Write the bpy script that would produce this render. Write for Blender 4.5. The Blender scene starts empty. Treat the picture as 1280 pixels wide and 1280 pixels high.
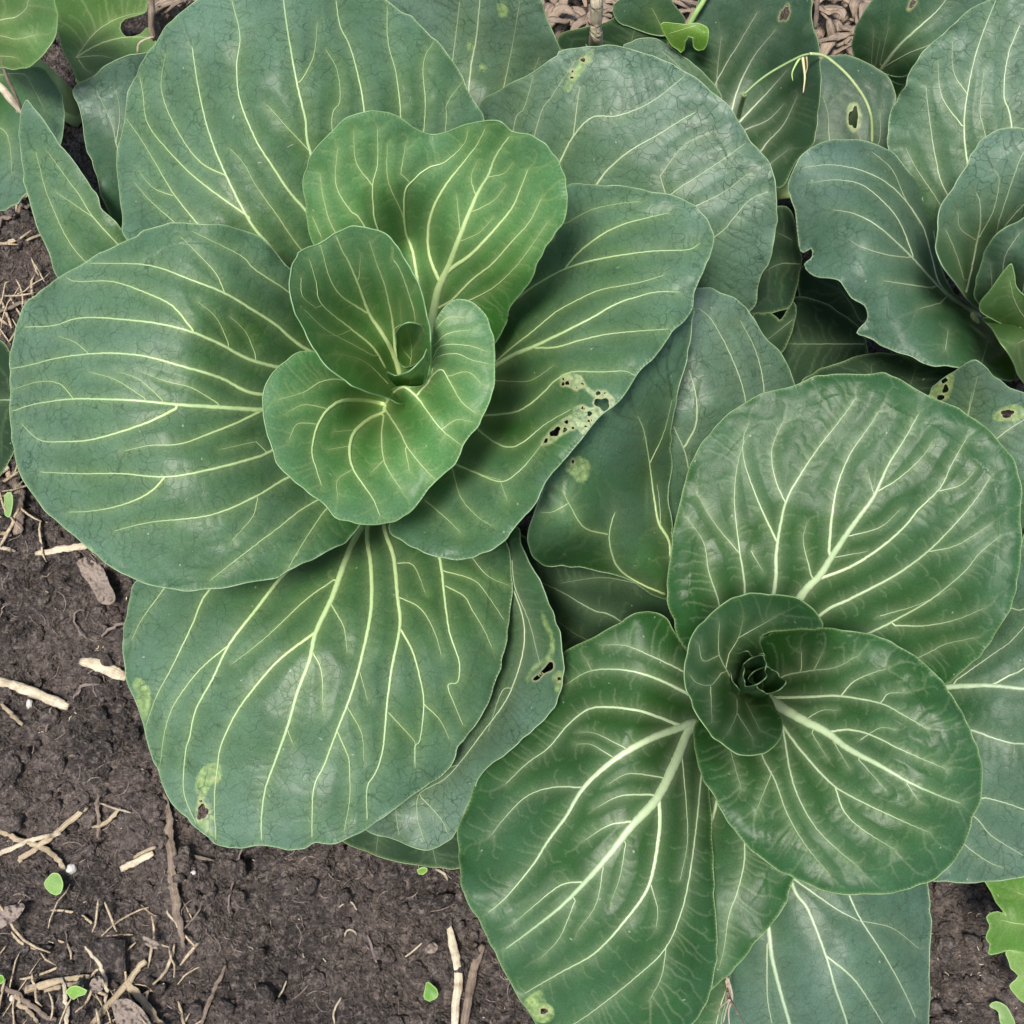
import bpy, math, random
import numpy as np

# ------------------------------------------------------------------ camera, world, sun, exposure
S = bpy.context.scene
PITCH = math.radians(14.0)          # camera looks almost straight down, leaning away from the viewer
FOV = math.radians(48.0)
CAM = np.array([0.0, -0.1646, 0.66])
cam_d = bpy.data.cameras.new("camera")
cam_o = bpy.data.objects.new("camera", cam_d)
S.collection.objects.link(cam_o)
cam_d.sensor_fit = 'HORIZONTAL'
cam_d.angle = FOV
cam_d.clip_start = 0.01
cam_d.clip_end = 300
cam_o.location = CAM
cam_o.rotation_euler = (PITCH, 0, 0)
S.camera = cam_o

SUN_EL, SUN_AZ = math.radians(75), math.radians(222)     # compass style: 0 = +Y, clockwise
W = bpy.data.worlds.new("World"); S.world = W; W.use_nodes = True
wn = W.node_tree.nodes; wl = W.node_tree.links
sky = wn.new('ShaderNodeTexSky'); sky.sky_type = 'NISHITA'; sky.sun_disc = False
sky.sun_elevation = SUN_EL; sky.sun_rotation = SUN_AZ
sky.air_density = 1.0; sky.dust_density = 3.0; sky.ozone_density = 1.0
wl.new(sky.outputs[0], wn['Background'].inputs[0]); wn['Background'].inputs[1].default_value = 0.11
sd = bpy.data.lights.new("sun", 'SUN'); sd.energy = 3.4; sd.angle = math.radians(13); sd.color = (1.0, 0.95, 0.88)
so = bpy.data.objects.new("sun", sd); S.collection.objects.link(so)
so.location = (-2, -2, 4)
sx, sy, sz = math.cos(SUN_EL)*math.sin(SUN_AZ), math.cos(SUN_EL)*math.cos(SUN_AZ), math.sin(SUN_EL)
from mathutils import Vector
so.rotation_euler = Vector((sx, sy, sz)).to_track_quat('Z', 'Y').to_euler()
S.view_settings.view_transform = 'Standard'; S.view_settings.look = 'None'
S.view_settings.gamma = 1; S.view_settings.use_curve_mapping = False
S.view_settings.exposure = 0.82

rnd = random.Random(7)
rng = np.random.default_rng(11)
FWD = np.array([0, math.sin(PITCH), -math.cos(PITCH)])
UP = np.array([0, math.cos(PITCH), math.sin(PITCH)])
TF = math.tan(FOV/2)
def unproj(x, y, h):
    """picture position (in the photograph's 1280 px) at height h above the soil -> world points"""
    x = np.asarray(x, float); y = np.asarray(y, float); h = np.asarray(h, float)
    u = (x-640)/640*TF; v = (640-y)/640*TF
    dx = u; dy = FWD[1]+v*UP[1]; dz = FWD[2]+v*UP[2]
    t = (CAM[2]-h)/(-dz)
    return np.stack([CAM[0]+dx*t, CAM[1]+dy*t, CAM[2]+dz*t], -1)
MMPX = 0.00037

# ------------------------------------------------------------------ small numeric helpers
def hash2(i, j, seed):
    n = (i.astype(np.int64)*374761393 + j.astype(np.int64)*668265263 + seed*974634777) & 0x7fffffff
    n = ((n ^ (n >> 13))*1274126177) & 0x7fffffff
    return ((n ^ (n >> 16)) & 0xffff)/65535.0
def vn(x, y, seed=0):
    i = np.floor(x); j = np.floor(y); fx = x-i; fy = y-j
    fx = fx*fx*(3-2*fx); fy = fy*fy*(3-2*fy)
    a = hash2(i, j, seed); b = hash2(i+1, j, seed); c = hash2(i, j+1, seed); d = hash2(i+1, j+1, seed)
    return (a*(1-fx)+b*fx)*(1-fy)+(c*(1-fx)+d*fx)*fy
def fbm(x, y, seed=0, o=4, g=0.5):
    s = 0; a = 1; t = 0
    for k in range(o):
        s = s+a*(vn(x, y, seed+k*17)-.5); t += a; a *= g; x = x*2.03+7.1; y = y*2.03+3.7
    return s/t*2
def catmull(P, closed=False, step=4.0):
    P = np.array(P, float)
    n = len(P)
    if n == 2 and not closed:
        k = max(2, int(np.linalg.norm(P[1]-P[0])/step)+1)
        return P[0]+(P[1]-P[0])*np.linspace(0, 1, k)[:, None]
    out = []
    if closed: Q = np.vstack([P[-1], P, P[0], P[1]]); m = n
    else: Q = np.vstack([2*P[0]-P[1], P, 2*P[-1]-P[-2]]); m = n-1
    for i in range(m):
        p0, p1, p2, p3 = Q[i], Q[i+1], Q[i+2], Q[i+3]
        k = max(1, int(round(np.linalg.norm((p2-p1)[:2])/step)))
        t = (np.arange(k)/k)[:, None]
        out.append(.5*((2*p1)+(-p0+p2)*t+(2*p0-5*p1+4*p2-p3)*t*t+(-p0+3*p1-3*p2+p3)*t**3))
    if not closed: out.append(P[-1:])
    return np.vstack(out)
def parse(s): return [tuple(float(q) for q in t.split(',')) for t in s.split()]
def inside_poly(xs, ys, poly):
    """even-odd test of the grid xs (cols) x ys (rows) against a dense polygon"""
    I = np.zeros((len(ys), len(xs)), bool)
    P = poly; Q = np.roll(poly, -1, 0)
    for r, y in enumerate(ys):
        m = (P[:, 1] > y) != (Q[:, 1] > y)
        if not m.any(): continue
        a = P[m]; b = Q[m]
        xc = np.sort(a[:, 0]+(y-a[:, 1])/(b[:, 1]-a[:, 1])*(b[:, 0]-a[:, 0]))
        I[r] = (np.searchsorted(xc, xs) % 2) == 1
    return I
def tps(ctrl):
    C = np.array(ctrl, float); X = C[:, :2]/200; z = C[:, 2]/1000
    n = len(X)
    def U(r2): return np.where(r2 > 1e-12, r2*np.log(np.maximum(r2, 1e-12)), 0)
    D = ((X[:, None]-X[None])**2).sum(-1)
    A = np.zeros((n+3, n+3)); A[:n, :n] = U(D)+np.eye(n)*0.004; A[:n, n] = 1; A[:n, n+1:] = X; A[n, :n] = 1; A[n+1:, :n] = X.T
    w = np.linalg.lstsq(A, np.concatenate([z, np.zeros(3)]), rcond=None)[0]
    def f(x, y):
        x = np.asarray(x, float)/200; y = np.asarray(y, float)/200
        s = w[n]+w[n+1]*x+w[n+2]*y
        for k in range(n): s = s+w[k]*U((x-X[k, 0])**2+(y-X[k, 1])**2)
        return s
    return f

# ------------------------------------------------------------------ objects
COL = S.collection
def mesh_obj(name, verts, faces, mat, parent=None, cols=None, smooth=True, attrs=None, origin=None):
    me = bpy.data.meshes.new(name)
    verts = np.asarray(verts, np.float64)
    if parent is not None:
        pl = np.array(parent['_w'] if '_w' in parent.keys() else (0, 0, 0))
        verts = verts-pl
    elif origin is not None:
        verts = verts-np.asarray(origin)
    if isinstance(faces, np.ndarray):
        nf, k = faces.shape
        me.vertices.add(len(verts)); me.vertices.foreach_set('co', verts.astype(np.float32).ravel())
        me.loops.add(nf*k); me.loops.foreach_set('vertex_index', faces.astype(np.int32).ravel())
        me.polygons.add(nf); me.polygons.foreach_set('loop_start', (np.arange(nf)*k).astype(np.int32))
        me.update(calc_edges=True)
    else:
        me.from_pydata([tuple(v) for v in verts], [], faces)
    if smooth: me.shade_smooth()
    if cols is not None:
        a = me.color_attributes.new('Col', 'FLOAT_COLOR', 'POINT')
        c = np.ones((len(verts), 4), np.float32); c[:, :3] = cols
        a.data.foreach_set('color', c.ravel())
    if attrs:
        for k, v in attrs.items():
            a = me.attributes.new(k, 'FLOAT', 'POINT'); a.data.foreach_set('value', np.asarray(v, np.float32).ravel())
    me.materials.append(mat)
    me.validate(verbose=False)
    o = bpy.data.objects.new(name, me); COL.objects.link(o)
    if parent is not None:
        o.parent = parent; o['_w'] = list(parent['_w'])
    elif origin is not None:
        o.location = origin
    return o
def tag(o, label=None, cat=None, group=None, kind=None):
    if label: o['label'] = label
    if cat: o['category'] = cat
    if group: o['group'] = group
    if kind: o['kind'] = kind
    return o
def empty(name, loc, label, cat, group=None):
    o = bpy.data.objects.new(name, None); COL.objects.link(o); o.location = loc
    o.empty_display_size = 0.02; o['_w'] = list(loc)
    return tag(o, label, cat, group)

def tube_arrays(P, R, ns=8, flat=1.0, nrm=None, cap=True, jitter=0, seed=0):
    """closed tube round polyline P (n,3) with radii R (n,); flat squeezes it along nrm"""
    P = np.asarray(P, float); n = len(P); R = np.broadcast_to(R, (n,)).astype(float)
    T = np.gradient(P, axis=0); T /= np.linalg.norm(T, axis=1)[:, None]+1e-12
    N = np.tile([0, 0, 1.], (n, 1)) if nrm is None else np.asarray(nrm, float)
    B = np.cross(T, N); bl = np.linalg.norm(B, axis=1)
    bad = bl < 0.15; B[bad] = np.cross(T[bad], [1., 0, 0]); B /= np.linalg.norm(B, axis=1)[:, None]
    N = np.cross(B, T)
    a = np.arange(ns)/ns*2*math.pi
    rr = np.random.default_rng(seed)
    J = 1+jitter*(rr.random((n, ns))-.5)*.8+jitter*1.6*(rr.random((1, ns))-.5)
    V = P[:, None]+(np.cos(a)[None, :, None]*B[:, None]+np.sin(a)[None, :, None]*N[:, None]*flat)*(R[:, None]*J)[..., None]
    V = V.reshape(-1, 3)
    i = np.arange(n-1)[:, None]*ns; j = np.arange(ns)[None]
    F = np.stack([i+j, i+(j+1) % ns, i+ns+(j+1) % ns, i+ns+j], -1).reshape(-1, 4)
    if cap:
        c0 = len(V); V = np.vstack([V, P[0], P[-1]])
        j = np.arange(ns)
        F0 = np.stack([(j+1) % ns, j, np.full(ns, c0), np.full(ns, c0)], -1)
        F1 = np.stack([(n-1)*ns+j, (n-1)*ns+(j+1) % ns, np.full(ns, c0+1), np.full(ns, c0+1)], -1)
        tri = np.vstack([F0, F1])[:, :3]
        return V, [tuple(f) for f in F.tolist()]+[tuple(f) for f in tri.tolist()]
    return V, [tuple(f) for f in F.tolist()]

# ------------------------------------------------------------------ materials
def newmat(name):
    m = bpy.data.materials.new(name); m.use_nodes = True
    nt = m.node_tree; return m, nt.nodes, nt.links, nt.nodes['Principled BSDF'], nt.nodes['Material Output']
def nd(N, t, **k):
    n = N.new(t)
    for a, v in k.items():
        if a in n.inputs.keys(): n.inputs[a].default_value = v
        else: setattr(n, a, v)
    return n
def mapr(N, L, src, a, b, c, d):
    n = N.new('ShaderNodeMapRange'); L.new(src, n.inputs[0])
    for i, v in zip((1, 2, 3, 4), (a, b, c, d)): n.inputs[i].default_value = v
    return n.outputs[0]
def mixc(N, L, fac, A, B, blend='MIX'):
    n = N.new('ShaderNodeMix'); n.data_type = 'RGBA'; n.blend_type = blend
    if hasattr(fac, 'links'): L.new(fac, n.inputs[0])
    else: n.inputs[0].default_value = fac
    for q, v in ((6, A), (7, B)):
        if hasattr(v, 'links'): L.new(v, n.inputs[q])
        else: n.inputs[q].default_value = (*v, 1)
    return n.outputs[2]
def math2(N, L, op, a, b):
    n = N.new('ShaderNodeMath'); n.operation = op
    for q, v in ((0, a), (1, b)):
        if hasattr(v, 'links'): L.new(v, n.inputs[q])
        else: n.inputs[q].default_value = v
    return n.outputs[0]

def make_leaf_mat(name="leaf_skin", spec=.25, rough=(.45, .34)):
    m, N, L, P, O = newmat(name)
    tc = N.new('ShaderNodeTexCoord').outputs['Object']
    ca = nd(N, 'ShaderNodeAttribute', attribute_name='Col').outputs[0]
    age = nd(N, 'ShaderNodeAttribute', attribute_name='age').outputs[2]
    warp = nd(N, 'ShaderNodeTexNoise', Scale=90.0, Detail=2.0); L.new(tc, warp.inputs[0])
    wv = N.new('ShaderNodeVectorMath'); wv.operation = 'MULTIPLY_ADD'
    L.new(warp.outputs[1], wv.inputs[0]); wv.inputs[1].default_value = (.011, .011, .011); L.new(tc, wv.inputs[2])
    vo = nd(N, 'ShaderNodeTexVoronoi', feature='DISTANCE_TO_EDGE', Scale=170.0); L.new(wv.outputs[0], vo.inputs['Vector'])
    vo2 = nd(N, 'ShaderNodeTexVoronoi', feature='DISTANCE_TO_EDGE', Scale=520.0); L.new(wv.outputs[0], vo2.inputs['Vector'])
    crease = mapr(N, L, vo.outputs[0], 0, .045, 1, 0)
    crease2 = mapr(N, L, vo2.outputs[0], 0, .09, 1, 0)
    big = nd(N, 'ShaderNodeTexNoise', Scale=28.0, Detail=4.0, Roughness=.6); L.new(tc, big.inputs[0])
    grain = nd(N, 'ShaderNodeTexNoise', Scale=1100.0, Detail=2.0, Roughness=.7); L.new(tc, grain.inputs[0])
    spk = nd(N, 'ShaderNodeTexVoronoi', feature='F1', Scale=85.0); L.new(wv.outputs[0], spk.inputs['Vector'])
    # pigment: broad mottling, grain, dusty wax film on older leaves
    c = mixc(N, L, mapr(N, L, big.outputs[0], .35, .68, 0, .55), ca, mixc(N, L, 1.0, ca, (.72, .82, .62), 'MULTIPLY'))
    wax = math2(N, L, 'MULTIPLY', mapr(N, L, big.outputs[0], .62, .36, .0, .20), age)
    c = mixc(N, L, wax, c, (.12, .215, .165))
    c = mixc(N, L, mapr(N, L, grain.outputs[0], .35, .65, 0, .5), c, mixc(N, L, 1.0, c, (.48, .58, .48), 'MULTIPLY'))
    cr = math2(N, L, 'MULTIPLY', crease, math2(N, L, 'MULTIPLY', math2(N, L, 'MULTIPLY', age, mapr(N, L, warp.outputs[0], .38, .6, .2, 1)), .78))
    c = mixc(N, L, cr, c, (.022, .052, .030))  # groove shade painted as dark lines along the creases
    dst = nd(N, 'ShaderNodeTexNoise', Scale=55.0, Detail=9.0, Roughness=.78); L.new(tc, dst.inputs[0])
    c = mixc(N, L, math2(N, L, 'MULTIPLY', mapr(N, L, dst.outputs[0], .58, .74, 0, .24), math2(N, L, 'ADD', age, .15)), c, (.20, .27, .19))
    sp = mapr(N, L, spk.outputs[0], .035, .05, .5, 0)
    c = mixc(N, L, sp, c, (.34, .40, .30))
    sl = nd(N, 'ShaderNodeTexVoronoi', feature='F1', Scale=330.0); L.new(tc, sl.inputs['Vector'])
    c = mixc(N, L, math2(N, L, 'MULTIPLY', mapr(N, L, sl.outputs[0], .16, .24, 1, 0), mapr(N, L, dst.outputs[0], .60, .66, 0, .75)), c, (.10, .078, .055))
    L.new(c, P.inputs['Base Color'])
    L.new(mapr(N, L, big.outputs[0], .3, .7, *rough), P.inputs['Roughness'])
    P.inputs['IOR'].default_value = 1.42
    P.inputs['Specular IOR Level'].default_value = spec
    # relief
    h = math2(N, L, 'MULTIPLY', crease, -.7)
    h = math2(N, L, 'MULTIPLY', h, mapr(N, L, age, 0, 1, .25, 1))
    h = math2(N, L, 'ADD', h, math2(N, L, 'MULTIPLY', crease2, -.22))
    h = math2(N, L, 'ADD', h, math2(N, L, 'MULTIPLY', grain.outputs[0], .22))
    b = nd(N, 'ShaderNodeBump', Strength=.5, Distance=.00013); L.new(h, b.inputs['Height'])
    L.new(b.outputs[0], P.inputs['Normal'])
    tr = N.new('ShaderNodeBsdfTranslucent')
    L.new(mixc(N, L, 1.0, c, (1.5, 1.6, .6), 'MULTIPLY'), tr.inputs[0]); L.new(b.outputs[0], tr.inputs[1])
    mx = N.new('ShaderNodeMixShader'); mx.inputs[0].default_value = .22
    L.new(P.outputs[0], mx.inputs[1]); L.new(tr.outputs[0], mx.inputs[2]); L.new(mx.outputs[0], O.inputs[0])
    return m
def make_vein_mat():
    m, N, L, P, O = newmat("leaf_vein")
    ca = nd(N, 'ShaderNodeAttribute', attribute_name='Col').outputs[0]
    tc = N.new('ShaderNodeTexCoord').outputs['Object']
    g = nd(N, 'ShaderNodeTexNoise', Scale=260.0, Detail=3.0); L.new(tc, g.inputs[0])
    c = mixc(N, L, mapr(N, L, g.outputs[0], .35, .7, 0, .4), ca, mixc(N, L, 1.0, ca, (.74, .82, .66), 'MULTIPLY'))
    L.new(c, P.inputs['Base Color']); P.inputs['Roughness'].default_value = .42
    b = nd(N, 'ShaderNodeBump', Strength=.4, Distance=.0002); L.new(g.outputs[0], b.inputs['Height']); L.new(b.outputs[0], P.inputs['Normal'])
    return m
def make_soil_mat():
    m, N, L, P, O = newmat("garden_soil")
    tc = N.new('ShaderNodeTexCoord').outputs['Object']
    n1 = nd(N, 'ShaderNodeTexNoise', Scale=14.0, Detail=5.0, Roughness=.65); L.new(tc, n1.inputs[0])
    n2 = nd(N, 'ShaderNodeTexNoise', Scale=230.0, Detail=6.0, Roughness=.75); L.new(tc, n2.inputs[0])
    n3 = nd(N, 'ShaderNodeTexVoronoi', feature='F1', Scale=520.0); L.new(tc, n3.inputs['Vector'])
    c = mixc(N, L, mapr(N, L, n1.outputs[0], .40, .60, 0, 1), (.028, .021, .018), (.090, .069, .059))
    c = mixc(N, L, mapr(N, L, n2.outputs[0], .50, .68, 0, .9), c, (.225, .185, .16))
    c = mixc(N, L, mapr(N, L, n2.outputs[0], .48, .34, 0, .9), c, (.014, .011, .010))
    c = mixc(N, L, mapr(N, L, n3.outputs[0], .10, .16, .12, 0), c, (.30, .26, .22))
    L.new(c, P.inputs['Base Color'])
    L.new(mapr(N, L, n2.outputs[0], .3, .7, .34, .85), P.inputs['Roughness'])
    h = math2(N, L, 'ADD', n2.outputs[0], math2(N, L, 'MULTIPLY', n3.outputs[0], -.5))
    b = nd(N, 'ShaderNodeBump', Strength=1.0, Distance=.0042); L.new(h, b.inputs['Height']); L.new(b.outputs[0], P.inputs['Normal'])
    return m
def make_straw_mat(name, c1, c2, c3, rough=.7):
    m, N, L, P, O = newmat(name)
    ca = N.new('ShaderNodeTexCoord').outputs['Generated']
    uv = nd(N, 'ShaderNodeAttribute', attribute_name='fib')
    n = nd(N, 'ShaderNodeTexNoise', Scale=1.0, Detail=4.0, Roughness=.7); L.new(uv.outputs[1], n.inputs[0])
    t = N.new('ShaderNodeTexCoord').outputs['Object']
    n2 = nd(N, 'ShaderNodeTexNoise', Scale=120.0, Detail=4.0, Roughness=.7); L.new(t, n2.inputs[0])
    c = mixc(N, L, mapr(N, L, n.outputs[0], .35, .65, 0, 1), c1, c2)
    c = mixc(N, L, mapr(N, L, n2.outputs[0], .5, .72, 0, .8), c, c3)
    L.new(c, P.inputs['Base Color']); P.inputs['Roughness'].default_value = rough
    h = math2(N, L, 'ADD', n.outputs[0], math2(N, L, 'MULTIPLY', n2.outputs[0], .6))
    b = nd(N, 'ShaderNodeBump', Strength=1.0, Distance=.0009); L.new(h, b.inputs['Height']); L.new(b.outputs[0], P.inputs['Normal'])
    return m
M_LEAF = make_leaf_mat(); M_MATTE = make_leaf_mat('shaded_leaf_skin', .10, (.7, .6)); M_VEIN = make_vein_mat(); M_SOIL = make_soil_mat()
M_STRAW = make_straw_mat("dry_straw", (.26, .20, .12), (.50, .41, .28), (.13, .09, .055))
M_HUSK = make_straw_mat("pale_husk", (.40, .33, .21), (.64, .57, .44), (.22, .16, .10))
M_BROWN = make_straw_mat("brown_stem", (.12, .085, .065), (.28, .22, .165), (.06, .04, .03))
M_ROOT = make_straw_mat("grey_root", (.14, .105, .09), (.30, .24, .21), (.08, .06, .05))
M_STONE = make_straw_mat("pale_pebble", (.32, .30, .28), (.45, .43, .40), (.18, .16, .14), .8)
M_SHARD = make_straw_mat("dark_shard", (.014, .013, .011), (.034, .031, .026), (.050, .042, .036), .8)
# ------------------------------------------------------------------ soil
def crumbs(X, Y, n, rmin, rmax, seed):
    return None
def build_ground():
    d = 0.00148
    xs = np.arange(-.36, .36+d, d); ys = np.arange(-.36, .40+d, d)
    ext = np.cumsum(d*1.45**np.arange(1, 27))
    xs = np.concatenate([xs[0]-ext[::-1], xs, xs[-1]+ext]); ys = np.concatenate([ys[0]-ext[::-1], ys, ys[-1]+ext])
    X, Y = np.meshgrid(xs, ys)
    R = np.maximum(np.abs(X), np.abs(Y))
    fade = np.clip((1.2-R)/.7, 0, 1)
    h = .012*fbm(X*9, Y*9, 3, 3)+.015*fbm(X*34, Y*34, 5, 3)
    b = np.abs(fbm(X*105+2*fbm(X*40, Y*40, 8), Y*105, 9, 3))
    h = h+(.0085*b+.0050*np.abs(fbm(X*230+fbm(X*150, Y*150, 18), Y*230, 12, 3))+.0022*fbm(X*560, Y*560, 14, 2))*np.clip(fade*1.0, 0, 1)
    h = h*(.25+.75*fade)-.006
    ny, nx = X.shape
    V = np.stack([X, Y, h], -1).reshape(-1, 3)
    i = np.arange(ny-1)[:, None]*nx; j = np.arange(nx-1)[None]
    F = np.stack([i+j, i+j+1, i+nx+j+1, i+nx+j], -1).reshape(-1, 4)
    tag(mesh_obj('ground', V, F, M_SOIL), kind='structure')
    return (xs, ys, h)
GXS, GYS, GH = build_ground()
def gz(x, y):
    i = np.clip(np.searchsorted(GXS, x), 1, len(GXS)-1); j = np.clip(np.searchsorted(GYS, y), 1, len(GYS)-1)
    return GH[j, i]
def soil_at(px, py, lift=0.0):
    """world point on the soil seen at a picture position"""
    p = unproj(px, py, 0.0)
    for _ in range(3): p = unproj(px, py, float(gz(p[0], p[1])))
    p[2] += lift; return p

t_ = (1+5**.5)/2
ICO = np.array([(-1, t_, 0), (1, t_, 0), (-1, -t_, 0), (1, -t_, 0), (0, -1, t_), (0, 1, t_), (0, -1, -t_), (0, 1, -t_), (t_, 0, -1), (t_, 0, 1), (-t_, 0, -1), (-t_, 0, 1)], float)/math.sqrt(1+t_*t_)
ICF = np.array([(0, 11, 5), (0, 5, 1), (0, 1, 7), (0, 7, 10), (0, 10, 11), (1, 5, 9), (5, 11, 4), (11, 10, 2), (10, 7, 6), (7, 1, 8), (3, 9, 4), (3, 4, 2), (3, 2, 6), (3, 6, 8), (3, 8, 9), (4, 9, 5), (2, 4, 11), (6, 2, 10), (8, 6, 7), (9, 8, 1)])
def build_clods():
    n = 12000
    x = rng.uniform(-.34, .34, n); y = rng.uniform(-.34, .37, n)
    keep = vn(x*30, y*30, 55)+rng.random(n)*.5 > .45
    for cx, cy, cr in ((67,1104,20),(90,1085,14),(136,1193,36),(540,1240,18),(97,1240,18),(120,1230,16),(120,728,34),(12,1145,26),(165,1270,34),(188,1178,18),(17,1248,12),(20,766,10),(1255,1270,24),(540,1186,14),(242,1091,9),(37,880,9),(124,869,8)):
        c = unproj(cx, cy, 0); keep &= np.hypot(x-c[0], y-c[1]) > cr*.00047
    x = x[keep]; y = y[keep]; n = len(x)
    r = .0007+.0050*rng.random(n)**4.2
    sc = rng.uniform(.65, 1.25, (n, 1, 3))
    V = ICO[None]*(1+rng.uniform(-.42, .34, (n, 12, 1)))*sc*r[:, None, None]
    a = rng.uniform(0, 6.28, n); c, s = np.cos(a)[:, None], np.sin(a)[:, None]
    V = np.stack([V[..., 0]*c-V[..., 1]*s, V[..., 0]*s+V[..., 1]*c, V[..., 2]], -1)
    V += np.stack([x, y, gz(x, y)+r*.05], -1)[:, None]
    F = (ICF[None]+(np.arange(n)*12)[:, None, None]).reshape(-1, 3)
    tag(mesh_obj('soil_crumbs', V.reshape(-1, 3), F, M_SOIL), 'loose dark crumbs of soil scattered over the bed', 'soil crumbs', kind='stuff')
build_clods()
def build_lumps():
    V0 = [np.array(v) for v in ICO]; F = [tuple(f) for f in ICF]
    for _ in range(2):
        cache = {}; nf = []
        def mid(a, b):
            k = (min(a, b), max(a, b))
            if k not in cache:
                m = V0[a]+V0[b]; V0.append(m/np.linalg.norm(m)); cache[k] = len(V0)-1
            return cache[k]
        for a, b, c in F:
            x, y, z = mid(a, b), mid(b, c), mid(c, a); nf += [(a, x, z), (b, y, x), (c, z, y), (x, y, z)]
        F = nf
    U = np.array(V0); F = np.array(F); r = np.random.default_rng(99); VV = []; FF = []
    for k in range(95):
        px = r.uniform(-10, 640) if k < 80 else r.uniform(1160, 1290); py = r.uniform(640, 1290) if k < 80 else r.uniform(1110, 1290)
        if math.hypot(px-67, py-1104) < 30 or math.hypot(px-540, py-1240) < 30 or math.hypot(px-136, py-1193) < 45: continue
        p = unproj(px, py, 0); R = .0022+.0055*r.random()**2.2
        q = U*2.1+k*7.3
        n = 1+.55*fbm(q[:, 0]+q[:, 2]*.7, q[:, 1]-q[:, 2]*.6, k, 3)+.30*fbm(q[:, 0]*3+q[:, 2]*2, q[:, 1]*3, k+5, 2)
        V = U*n[:, None]*R*r.uniform(.7, 1.3, 3)*np.array([1, 1, .75])
        V = V+np.array([p[0], p[1], float(gz(p[0], p[1]))+R*.1])
        FF.append(F+len(U)*len(VV)); VV.append(V)
    tag(mesh_obj('soil_clods', np.vstack(VV), np.vstack(FF), M_SOIL), 'larger irregular clods of dark soil between the straw', 'soil clods', kind='stuff')
build_lumps()

# ------------------------------------------------------------------ leaves
def space_colonise(heart, prim, spacing, seed, xs, ys, I):
    heart = np.array(heart)
    r = np.random.default_rng(seed)
    x0, x1, y0, y1 = xs[0], xs[-1], ys[0], ys[-1]
    gx, gy = np.meshgrid(np.arange(x0, x1, spacing), np.arange(y0, y1, spacing))
    A = np.stack([gx.ravel(), gy.ravel()], -1)+r.uniform(-.5, .5, (gx.size, 2))*spacing
    s = xs[1]-xs[0]
    ii = np.clip(((A[:, 0]-x0)/s).astype(int), 0, len(xs)-1); jj = np.clip(((A[:, 1]-y0)/s).astype(int), 0, len(ys)-1)
    A = A[I[jj, ii]]
    if len(A) == 0 or len(prim) == 0: return []
    nodes = [tuple(p) for p in prim]; par = [-1]*len(nodes)
    Nn = np.array(nodes)
    D = np.full(len(A), 1e9); K = np.zeros(len(A), int)
    def upd(newp, base):
        nonlocal D, K
        d = np.sqrt(((A[:, None]-newp[None])**2).sum(-1)); k = d.argmin(1); m = d[np.arange(len(A)), k]
        b = m < D; D = np.where(b, m, D); K = np.where(b, k+base, K)
    upd(Nn, 0)
    kill = max(3.6, spacing*.26); step = 4.0
    alive = D > kill
    A = A[alive]; D = D[alive]; K = K[alive]
    for it in range(90):
        if len(A) == 0: break
        act = D < 70
        if not act.any(): break
        src = K[act]; vec = (A[act]-Nn[src])/D[act][:, None]
        u, inv = np.unique(src, return_inverse=True)
        acc = np.zeros((len(u), 2)); np.add.at(acc, inv, vec)
        l = np.linalg.norm(acc, axis=1); ok = l > .15
        u = u[ok]; acc = acc[ok]/l[ok][:, None]
        if len(u) == 0: break
        rad = Nn[u]-heart; rad /= np.linalg.norm(rad, axis=1)[:, None]+1e-6
        acc = acc+.55*rad+r.uniform(-.25, .25, acc.shape); acc /= np.linalg.norm(acc, axis=1)[:, None]+1e-6
        newp = Nn[u]+acc*step
        base = len(Nn); Nn = np.vstack([Nn, newp]); par += list(u)
        upd(newp, base)
        a = D > kill; A = A[a]; D = D[a]; K = K[a]
        if len(Nn) > 7000: break
    cnt = np.ones(len(Nn)); par = np.array(par)
    for i in range(len(Nn)-1, len(prim)-1, -1): cnt[par[i]] += cnt[i]
    segs = [(Nn[i], Nn[par[i]], cnt[i]) for i in range(len(prim), len(Nn))]
    return segs

def rz(h):
    # real rosettes are deep: outer rims hang low, inner blades stand well above the throat
    return h if h < 100 else 100+(h-100)*1.42
STY = {  # pigment at heart and rim, gradient deepened to carry curvature shading; vein, waxy age
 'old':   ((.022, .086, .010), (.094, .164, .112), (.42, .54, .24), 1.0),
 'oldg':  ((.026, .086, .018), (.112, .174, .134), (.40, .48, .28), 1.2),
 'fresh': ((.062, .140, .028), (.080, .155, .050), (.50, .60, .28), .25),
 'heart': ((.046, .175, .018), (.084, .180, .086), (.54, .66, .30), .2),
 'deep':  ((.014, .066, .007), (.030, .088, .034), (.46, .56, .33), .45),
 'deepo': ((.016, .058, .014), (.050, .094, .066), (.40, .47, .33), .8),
 'dark':  ((.014, .036, .014), (.020, .045, .022), (.20, .28, .15), .2),  # deep shade of the gaps put into the colour of low leaves
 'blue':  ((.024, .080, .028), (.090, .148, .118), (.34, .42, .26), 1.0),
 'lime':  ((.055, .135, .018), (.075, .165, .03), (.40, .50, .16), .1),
}
def damage_field(X, Y, polys, holes):
    d = np.full(X.shape, 1e9)
    return d
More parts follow.
